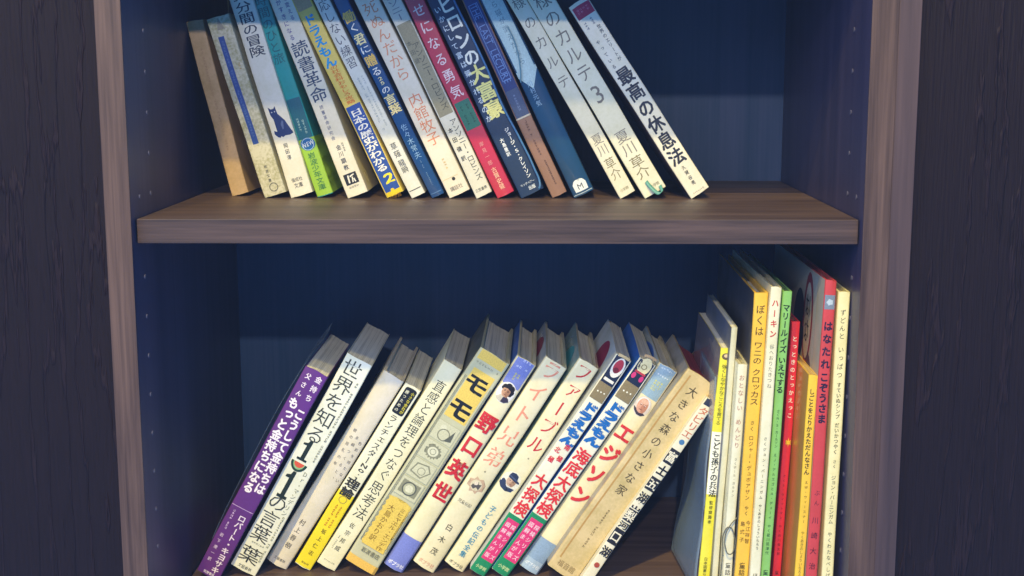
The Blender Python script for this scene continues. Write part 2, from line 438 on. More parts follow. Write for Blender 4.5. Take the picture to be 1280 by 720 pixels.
        for i, ch in enumerate(txt):
            if ch in ' 　': continue
            gv, gf = glyph(ch)
            cz = zt - pitch * (i + .5)
            for li, (dx, dz) in enumerate(strokes(bold)):
                b0 = len(vs)
                if side: vs += [(x + (v[1] + dx) * cw * 1.25, cz - (v[0] + dz) * chh) for v in gv]
                else: vs += [(x + (v[0] + dx) * cw, cz + (v[1] + dz) * chh) for v in gv]
                lay += [li] * len(gv)
                fs += [tuple(b0 + q for q in f) for f in gf]
        if vs: return s.put(name, vs, fs, color, parent=parent, lay=lay)
    def scrib(s, name, zt, zb, x, w_, color):
        """tiny print too small to read: rows of broken strokes"""
        rnd = random.Random(int((zt + zb) * 1e5) + len(s.d['key']))
        vs, fs = [], []
        pitch = max(.0016, w_ * .95); horiz = (zt - zb) < .004
        cells = []
        if horiz:
            hgt = max(.0011, min(.0018, (zt - zb))); n = max(3, int(w_ / hgt / 1.1))
            for i in range(n): cells.append((x - w_ / 2 + (i + .5) * w_ / n, (zt + zb) / 2, w_ / n * .8, hgt))
        else:
            cw = min(w_, .0022); cols = max(1, int(w_ / cw / 1.2)); pitch = cw * 1.1
            for c_ in range(cols):
                for i in range(int((zt - zb) / pitch)):
                    if rnd.random() < .86: cells.append((x + (c_ - (cols - 1) / 2) * cw * 1.25, zt - (i + .5) * pitch, cw * .85, pitch * .82))
        for cx, cz, cw, chh in cells:
            for _ in range(4):
                if rnd.random() < .5: a, b2, c2, d2 = cx - cw / 2, cx + cw / 2, cz + rnd.uniform(-.45, .35) * chh, chh * .13
                else: a = cx + rnd.uniform(-.5, .35) * cw; b2 = a + cw * .15; c2, d2 = cz - chh / 2, chh
                k = len(vs); vs += [(a, c2), (b2, c2), (b2, c2 + d2), (a, c2 + d2)]; fs.append((k, k + 1, k + 2, k + 3))
        if vs: s.put(name, vs, fs, color)
    def band(s, name, zt, zb, color):
        o_ = s.outline(0); e = .00022; t = s.t
        zb = max(zb, .0006)
        P = [(-t / 2 - e, s.dep * .9)] + [(x * (1 + 2 * e / t), y - e) for x, y in o_] + [(t / 2 + e, s.dep * .9)]
        bm = bmesh.new(); a = [bm.verts.new((x, y, zb)) for x, y in P]; b2 = [bm.verts.new((x, y, zt)) for x, y in P]
        for k in range(len(P) - 1): bm.faces.new((a[k], a[k + 1], b2[k + 1], b2[k])).smooth = True
        bmesh.ops.recalc_face_normals(bm, faces=bm.faces[:])
        r_ = bmesh.ops.extrude_face_region(bm, geom=bm.faces[:])
        for v in [g for g in r_['geom'] if isinstance(g, bmesh.types.BMVert)]: v.co.y += .0001
        me = bpy.data.meshes.new(name); bm.to_mesh(me); bm.free()
        me.set_sharp_from_angle(angle=rad(38))
        link(name, me, paper(color, 0, .35), s.root)
        s.layer += 6
    def element(s, e):
        t = s.t; k = e[0]; mm = .001
        if k == 'T':
            _, txt, a, b2, u, w_, c, bold, n = e
            side = n.endswith('_sideways'); n = n.replace('_sideways', '')
            s.text(n, txt, a * mm, b2 * mm, u * t, w_ * t, c, bold, side=side)
        elif k == 'H':
            _, txt, a, u, w_, c, bold, n = e
            cw = w_ * t / len(txt); vs, fs = [], []
            chh = min(cw * 1.15, t * .3); lay = []
            for i, ch in enumerate(txt):
                gv, gf = glyph(ch)
                if ch == 'ー': gv = [(-v[1], v[0]) for v in gv]
                cx = u * t - w_ * t / 2 + cw * (i + .5)
                for li, (dx, dz) in enumerate(strokes(bold)):
                    b0 = len(vs)
                    vs += [(cx + (v[0] + dx) * cw, a * mm + (v[1] + dz) * chh) for v in gv]; fs += [tuple(b0 + q for q in f) for f in gf]; lay += [li] * len(gv)
            s.put(n, vs, fs, c, lay=lay)
        elif k == 'B':
            _, a, b2, c, ua, ub, n = e
            z1, z0 = min(a * mm, s.h - .0003), max(b2 * mm, .0003)
            if z1 > z0: s.rect(n, ua * t, ub * t, z0, z1, c)
        elif k == 'BAND': s.band(e[4], e[1] * mm, e[2] * mm, e[3])
        elif k == 'SC':
            _, a, b2, u, w_, c, n = e
            s.scrib(n, a * mm, b2 * mm, u * t, w_ * t, c)
        elif k == 'X': s.extra(e[1], e[2] * mm, e[3] * t, e[4] if isinstance(e[4], tuple) else e[4] * t, *e[5:])
    def extra(s, kind, z, x, w_, *r):
        t = s.t
        if kind == 'tri':
            s.poly('printed_triangle', [(x - w_ / 2, z - w_ * .6), (x + w_ / 2, z - w_ * .6), (x, z + w_ * .9)], r[0])
        elif kind == 'ring': s.ring('printed_ring', x, z, w_ / 2, w_ * .1, r[0])
        elif kind == 'dot': s.ell('printed_dot', x, z, w_ / 2, w_ / 2, r[0], 14)
        elif kind == 'cat':
            P = [(-.30, -.55), (-.42, -.42), (-.40, -.28), (-.26, -.36), (-.22, -.10), (-.26, .12), (-.34, .30), (-.33, .44), (-.36, .62), (-.24, .52), (-.12, .52), (-.02, .60), (-.02, .44), (.00, .30), (.10, .18), (.24, .0), (.32, -.20), (.33, -.38), (.44, -.44), (.46, -.54), (.30, -.58), (.06, -.56), (-.06, -.6), (-.14, -.55), (-.2, -.6)]
            o = s.poly('printed_cat', [(x + a * w_, z + b_ * w_ * 1.25) for a, b_ in P], r[0])
            lt = 'B8BED2'
            for (a, b_, q) in ((-.24, .40, .035), (-.1, .40, .035)): s.ell('printed_eye', x + a * w_, z + b_ * w_ * 1.25, q * w_, q * w_ * .8, lt, 10, parent=o)
            s.poly('printed_stripe', [(x + a * w_, z + b_ * w_ * 1.25) for a, b_ in ((.0, -.1), (.1, .02), (.16, -.02), (.08, -.3), (.02, -.32))], '5A6A9A', parent=o)
        elif kind == 'new':
            o = s.ell('oval_sticker', x, z, w_ * .48, w_ * .42, '1C64A8', 28, -.2)
            s.ring('sticker_ring', x, z, w_ * .40, w_ * .03, 'C8E0E8', 28, parent=o)
            s.layer += 1
            vs, fs = [], []
            for i, ch in enumerate('NEW'):
                gv, gf = glyph(ch, .03); b0 = len(vs); cx = (i - 1) * w_ * .25
                vs += [(x + (cx + v[0] * w_ * .3) * .98, z + (cx + v[0] * w_ * .3) * .12 + v[1] * w_ * .42) for v in gv]; fs += [tuple(b0 + q for q in f) for f in gf]
            s.put('sticker_lettering', vs, fs, 'F0F6F4', parent=o)
        elif kind == 'emblem':
            o = s.rect('printed_emblem', x - w_ / 2, x + w_ / 2, z - w_ * .42, z + w_ * .42, '23262E')
            lt = 'E8E4DA'
            for P in ([(-.28, -.3), (-.16, -.3), (-.1, .3), (-.22, .3)], [(-.05, .1), (.3, .22), (.3, .32), (-.05, .22)], [(0, -.3), (.1, -.3), (.18, .1), (.08, .1)], [(.2, -.32), (.3, -.32), (.26, -.02), (.16, -.06)]):
                s.poly('emblem_stroke', [(x + a * w_, z + b_ * w_) for a, b_ in P], lt, parent=o)
        elif kind == 'bear':      # rounded white emblem with a bold dark letter
            P = [(-.5, -.42), (.5, -.42), (.52, .18), (.34, .44), (.14, .5), (0, .3), (-.14, .5), (-.34, .44), (-.52, .18)]
            o = s.poly('printed_emblem', [(x + a * w_, z + b_ * w_) for a, b_ in P], 'E8ECEA')
            gv, gf = glyph('M', .03); s.layer += 1
            s.put('emblem_letter', [(x + a * w_ * .62, z - w_ * .06 + b_ * w_ * .62) for a, b_ in gv], gf, '2A3644', parent=o)
            s.rect('foot_line', -t * .46, t * .46, .0012, .0018, 'B8C8D0')
        elif kind == 'bump': s.ell('printed_bump', x, z, w_ * .22, w_ * .2, '2A50A0' if False else r[0], 16)
        elif kind == 'slant': s.poly('pale_wedge', [(-t / 2 + .0003, z - .001), (-t / 2 + .0003, z + .004), (t / 2 - .0003, z + .004), (t / 2 - .0003, z + .001), (-t * .05, z - t * .75)], r[0])
        elif kind == 'frame':
            L_, wu = w_; hh = L_ * mm_px(s) / 2; hw = wu * t / 2; q = .0006
            o = None
            for (x0, x1, z0, z1) in ((-hw, hw, z + hh - q, z + hh), (-hw, hw, z - hh, z - hh + q), (-hw, -hw + q, z - hh, z + hh), (hw - q, hw, z - hh, z + hh)):
                s.rect('frame_line', x0, x1, z0, z1, r[0])
        elif kind == 'melon':
            n = 20
            half = lambda R_, f=1: [(x + R_ * math.cos(math.pi + math.pi * k / n), z + w_ * .18 + f * R_ * math.sin(math.pi + math.pi * k / n)) for k in range(n + 1)]
            o = s.poly('melon_rind', half(w_ * .5, 1.15), '1E3A28')
            s.poly('melon_white', half(w_ * .36, 1.2), '8FB880', parent=o); s.poly('melon_flesh', half(w_ * .31, 1.0), 'D8583A', parent=o)
        elif kind == 'hr': s.rect('rule_line', -t * .48, t * .48, z, z + .0005, r[0])
        elif kind == 'blacklabel':
            L_, wu = w_; hh = L_ * mm_px(s) / 2; hw = wu * t / 2; q = t * .12
            P = []
            for cx, cz, a0 in ((hw - q, hh - q, 0), (-hw + q, hh - q, 90), (-hw + q, -hh + q, 180), (hw - q, -hh + q, 270)):
                P += [(x + cx + q * math.cos(rad(a0 + a)), z + cz + q * math.sin(rad(a0 + a))) for a in (0, 30, 60, 90)]
            s.poly('black_label', P, '1C1E24')
        elif kind == 'frames':
            a, b_ = w_; L_ = (b_ - a) * mm_px(s); n = 4; hgt = L_ / n; top = z + .001
            g1, g2, g3 = '8E8C72', '5E6054', 'DCD8B8'
            for i in range(n):
                zt = top - i * hgt; zb = zt - hgt * .93; hw = t * .37; q = .0004
                o = s.rect('ornament_frame', -hw, hw, zb, zt, 'B6B394')
                s.rect('frame_field', -hw + q, hw - q, zb + q, zt - q, 'CFCBA8', parent=o)
                cz = (zt + zb) / 2; R_ = hgt * .36
                if i == 0:
                    s.ell('ornament', x - hw * .3, cz + R_ * .5, R_ * .4, R_ * .4, g3, parent=o); s.ring('ornament', x, cz - R_ * .3, R_ * .8, R_ * .15, g1, parent=o)
                    s.poly('ornament', [(x + hw * .2, cz - R_), (x + hw * .8, cz - R_ * .7), (x + hw * .7, cz + R_ * .8), (x + hw * .5, cz)], g2, parent=o)
                elif i == 1:
                    P = [(x + (R_ if j % 2 else R_ * .76) * math.cos(j * math.tau / 32) * 1.1, cz + (R_ if j % 2 else R_ * .76) * math.sin(j * math.tau / 32)) for j in range(32)]
                    s.poly('ornament', P, g1, parent=o); s.ell('ornament', x, cz, R_ * .68, R_ * .62, g3, parent=o); s.ring('ornament', x, cz, R_ * .4, R_ * .08, g1, parent=o)
                elif i == 2:
                    s.poly('ornament', [(x - R_ * 1.2, cz - R_ * .7), (x + R_ * .4, cz - R_), (x + R_ * 1.25, cz + R_ * .2), (x + R_ * .6, cz + R_), (x - R_ * .9, cz + R_ * .7)], g1, parent=o)
                    s.poly('ornament', [(x - R_ * 1.0, cz - R_ * .55), (x + R_ * .35, cz - R_ * .8), (x + R_ * 1.05, cz + R_ * .2), (x + R_ * .5, cz + R_ * .8), (x - R_ * .75, cz + R_ * .55)], 'D2CEAC', parent=o)
                    s.ring('ornament', x + R_ * .1, cz - R_ * .1, R_ * .5, R_ * .09, g1, parent=o)
                else:
                    s.poly('ornament', [(x - R_ * 1.2, cz - R_ * .85), (x + R_ * 1.2, cz - R_ * .85), (x + R_ * 1.2, cz + R_ * .9), (x - R_ * 1.2, cz + R_ * .9)], g1, parent=o)
                    s.ell('ornament', x, cz, R_ * .92, R_ * .92, g2, parent=o); s.ell('ornament', x, cz, R_ * .74, R_ * .74, 'B8B694', parent=o); s.ell('ornament', x, cz, R_ * .5, R_ * .5, g3, parent=o)
            for xx in (-t * .44, -t * .40, t * .43): s.rect('border_line', xx, xx + .0004, .022, s.h - .026, '8A8870')
        elif kind == 'starpanel':
            a, b_ = w_; hh = (b_ - a) * mm_px(s) / 2; hw = t * .40; P = []
            n = 9
            for k in range(n * 2): P.append((x - hw * (1 if k % 2 else .86), z - hh + 2 * hh * k / (n * 2 - 1)))
            P.append((x - hw * .4, z + hh * 1.06)); P.append((x, z + hh * .97)); P.append((x + hw * .4, z + hh * 1.06))
            for k in range(n * 2): P.append((x + hw * (1 if k % 2 else .86), z + hh - 2 * hh * k / (n * 2 - 1)))
            s.poly('yellow_star_panel', P, 'E6C658')
        elif kind == 'dots3':
            for a in (-.3, 0, .3): s.ell('printed_dot', x + a * w_, z + a * w_ * .1, w_ * .07, w_ * .07, r[0], 10)
        elif kind == 'vline':
            a, b_ = w_; s.rect('wear_line', x - .0007, x + .0007, .012, s.h - .004, r[0])
        elif kind == 'whitepatch':
            a, b_ = w_; hh = (b_ - a) * mm_px(s) * .5
            s.rect('white_patch', -t * .48, t * .48, z - hh, z + hh, 'F2F0DC')
        elif kind == 'spark':
            P = [(math.cos(k * math.tau / 12) * (w_ * .6 if k % 2 else w_ * .22) + x, math.sin(k * math.tau / 12) * (w_ * 1.0 if k % 2 else w_ * .35) + z) for k in range(12)]
            s.poly('printed_spark', P, r[0])
        elif kind in ('star', 'star2'):
            n = 8 if kind == 'star' else 5; R_ = w_ * .62
            P = [(x + (R_ if k % 2 else R_ * .72) * math.cos(k * math.pi / n), z + (R_ if k % 2 else R_ * .72) * math.sin(k * math.pi / n)) for k in range(2 * n)]
            o = s.poly('printed_star', P, r[0] if r else 'C9A98A')
            if kind == 'star':
                s.ell('star_field', x, z, R_ * .62, R_ * .62, 'D8CCAA', parent=o)
                s.poly('star_figure', [(x + a * R_, z + b_ * R_) for a, b_ in ((-.45, -.35), (-.1, -.5), (.1, -.2), (.45, -.4), (.3, .05), (.5, .3), (.2, .2), (.05, .42), (-.2, .2), (-.1, -.05), (-.4, 0))], '5A5450', parent=o)
                s.ell('star_figure', x - R_ * .1, z + R_ * .2, R_ * .2, R_ * .2, 'E8D8C0', parent=o)
        elif kind == 'plainpic':
            L_, wu = w_; hh = L_ * mm_px(s) / 2; hw = wu * t / 2
            if L_ < 15:
                s.ell('plain_picture', x, z, hw, hh, '6A5A40', 16); s.ell('plain_picture', x, z + hh * .2, hw * .5, hh * .5, 'E0C8A0', 12); return
            if r[0] == 'pic_a':
                s.ell('plain_picture', x + hw * .1, z + hh * .15, hw * .9, hh * .72, 'E8E4DC'); s.ell('plain_picture', x + hw * .05, z + hh * .25, hw * .66, hh * .5, 'B83848'); s.ell('plain_picture', x + hw * .05, z - hh * .05, hw * .45, hh * .2, '7A2030')
                s.rect('plain_picture', x - hw * .8, x + hw * .8, z - hh * .95, z - hh * .75, 'E4E0D6'); s.rect('plain_picture', x - hw * .9, x + hw * .9, z + hh * .9, z + hh * 1.08, 'D0B888')
            else:
                s.ell('plain_picture', x, z + hh * .25, hw * .9, hh * .6, 'E4D8A8'); s.ring('plain_picture', x, z + hh * .2, hw * .4, hw * .12, '8A7A50')
                s.rect('plain_picture', x - hw * .8, x + hw * .8, z - hh * .35, z - hh * .2, 'B83848')
                for q in (-.6, .6): s.ell('plain_picture', x + q * hw, z - hh * .6, hw * .3, hh * .22, 'D03878', 14)
                s.rect('plain_picture', x - hw * .9, x + hw * .9, z + hh * .9, z + hh * 1.08, 'B89870')
        elif kind == 'portrait': s.portrait(r[0], z, x, w_)
    def portrait(s, who, z, x, w_):
        q = w_ / 2
        E = lambda cx, cz, rx, rz, c, a=0, par=None: s.ell('portrait_detail' if par else 'portrait', x + cx * q, z + cz * q, rx * q, rz * q, c, 22, a, parent=par)
        Pl = lambda pts, c, par: s.poly('portrait_detail', [(x + a * q, z + b_ * q) for a, b_ in pts], c, parent=par)
        if who == 'noguchi':
            o = E(0, 0, .98, 1.2, 'EDE8E2')
            Pl([(-.75, -.85), (-.4, -1.08), (.3, -1.12), (.8, -.8), (.6, -.45), (.2, -.3), (-.3, -.3)], 'CFC4B0', o)
            Pl([(-.05, -1.12), (.4, -1.08), (.78, -.78), (.6, -.5), (.2, -.32), (0, -.6)], '3C3448', o)
            for cx, cz, rr_ in ((-.35, .55, .3), (0, .72, .36), (.35, .6, .36), (.52, .25, .3), (.5, -.02, .22), (-.5, .38, .18)): E(cx, cz, rr_, rr_, '201A1E', 0, o)
            E(-.02, .1, .46, .58, 'C99A78', .1, o); E(.2, .02, .22, .5, 'A87858', .1, o)
            Pl([(-.42, .42), (0, .5), (.4, .36), (.44, .6), (0, .75), (-.45, .58)], '201A1E', o)
            for cx in (-.2, .16): E(cx, .16, .075, .035, '2A1E1C', 0, o)
            Pl([(-.3, .27), (-.1, .3), (-.1, .25), (-.3, .22)], '3A2822', o); Pl([(.06, .29), (.28, .25), (.28, .2), (.06, .24)], '3A2822', o)
            E(-.04, -.03, .06, .12, 'B08060', 0, o); E(-.02, -.22, .15, .035, '7A4438', 0, o)
        elif who == 'hat':
            o = E(0, 0, .98, 1.1, 'E6E0CC')
            Pl([(-.98, -.2), (-.7, .0), (-.45, -.15), (-.2, -.55), (.3, -.6), (.75, -.55), (.6, -.95), (0, -1.12), (-.6, -.95), (-.95, -.6)], '2E3858', o)
            Pl([(-.3, -.3), (-.1, -.62), (.15, -.7), (.1, -.3)], 'D8D4CC', o)
            Pl([(-.02, -.62), (.1, -.62), (.22, -1.05), (.02, -1.1)], '1E2436', o)
            E(.06, .06, .5, .55, 'C8A68C', -.1, o); E(.3, -.02, .22, .48, 'A98568', -.1, o)
            Pl([(-.45, .36), (.62, .12), (.85, .16), (.8, .3), (.5, .42), (.42, .85), (.05, 1.02), (-.35, .92), (-.46, .6)], '2A3450', o)
            Pl([(-.46, .52), (.5, .3), (.5, .42), (-.45, .64)], '4A5678', o)
            for cx, cz in ((-.12, .12), (.26, .06)): E(cx, cz, .075, .035, '2A201E', 0, o)
            E(.08, -.06, .055, .13, 'B8906E', 0, o); E(.1, -.26, .17, .04, '8A5848', 0, o)
        else:
            o = E(0, 0, .94, 1.12, 'D8CCC0', .1)
            Pl([(-.85, -.35), (-.55, -.75), (-.1, -1.05), (.4, -1.02), (.75, -.72), (.5, -.62), (-.1, -.72), (-.5, -.45)], '3C3440', o)
            E(0, .28, .72, .76, 'E2DEDA', 0, o)
            E(-.02, .08, .6, .84, 'D8A084', .1, o); E(.24, .0, .3, .7, 'C08468', .1, o); E(0, .55, .44, .26, 'E4B498', 0, o)
            for cx, cz in ((-.24, .12), (.2, .08)): E(cx, cz, .085, .035, '4A342C', 0, o); Pl([(cx - .14, cz + .13), (cx + .14, cz + .13), (cx + .14, cz + .09), (cx - .14, cz + .09)], 'E8E0D8', o)
            E(-.03, -.12, .08, .16, 'C08064', 0, o); E(-.02, -.36, .2, .04, '8A4A3C', 0, o)
    def left_art(s):
        x = -s.t / 2 - .00015
        def P(name, pts, c, k=0):
            me = bpy.data.meshes.new(name); me.from_pydata([(x - .00006 * k, y, z) for y, z in pts], [], [tuple(range(len(pts)))]); return link(name, me, ink(c), s.root)
        el = lambda cy, cz, ry, rz: [(cy + ry * math.cos(q), cz + rz * math.sin(q)) for q in [k * math.tau / 24 for k in range(24)]]
        h = s.h
        P('cover_print', [(.024, h - .001), (.209, h - .001), (.209, .004), (.024, .004)], 'B4ACA4', 0)
        P('cover_print', el(.052, h - .038, .018, .036), '8E3040', 1)
        P('cover_print', el(.052, h - .040, .013, .030), 'C8BCB4', 2)
        P('cover_print', el(.085, h - .05, .022, .03), '26324C', 1)
        P('cover_print', el(.045, h - .085, .018, .022), '4E3A54', 1)
        vs, fs = [], []
        for i, ch in enumerate('はな'):
            gv, gf = glyph(ch, .03); b0 = len(vs)
            vs += [(x - .0003, .052 + v[0] * .018, h - .028 - i * .02 + v[1] * .02) for v in gv]; fs += [tuple(b0 + q for q in f) for f in gf]
        me = bpy.data.meshes.new('cover_lettering'); me.from_pydata(vs, [], fs); link('cover_lettering', me, ink('1C1A24'), s.root)
    def sheet(s, name, fn, nu=20, nv=10):
        vs = [fn(i / nu, j / nv) for i in range(nu + 1) for j in range(nv + 1)]
        fs = [(i * (nv + 1) + j, (i + 1) * (nv + 1) + j, (i + 1) * (nv + 1) + j + 1, i * (nv + 1) + j + 1) for i in range(nu) for j in range(nv)]
        me = bpy.data.meshes.new(name); me.from_pydata(vs, [], fs)
        for p in me.polygons: p.use_smooth = True
        o = link(name, me, FILM, s.root)
        m = o.modifiers.new('thickness', 'SOLIDIFY'); m.thickness = .00012
        return o
    def jacket(s):
        t, h = s.t, s.h
        s.sheet('clear_jacket', lambda a, b_: (-t / 2 - .0006 - (.0030 + .0055 * b_) * math.sin(math.pi * min(1, a ** 1.15 * .97)) ** .7 - .0012 * math.sin(b_ * 9 + a * 5) * b_, .0006 + b_ * (s.dep + .004), .03 + a * (h - .028 + .007 * b_)), 40, 14)
    def curl(s):
        t, h = s.t, s.h
        s.sheet('loose_clear_film', lambda a, b_: (-t / 2 - .0006 - (1 - a) ** 2 * .010 * b_ - .0008 * math.sin(a * 13), .002 + b_ * .10, .004 + a * (h * .86)), 24, 10)

def mm_px(s):      # metres of spine per reference unit used by framed ornaments
    return s.h / {'u': 268., 'l': 262., 'p': 345.}[s.d['key'][0]]

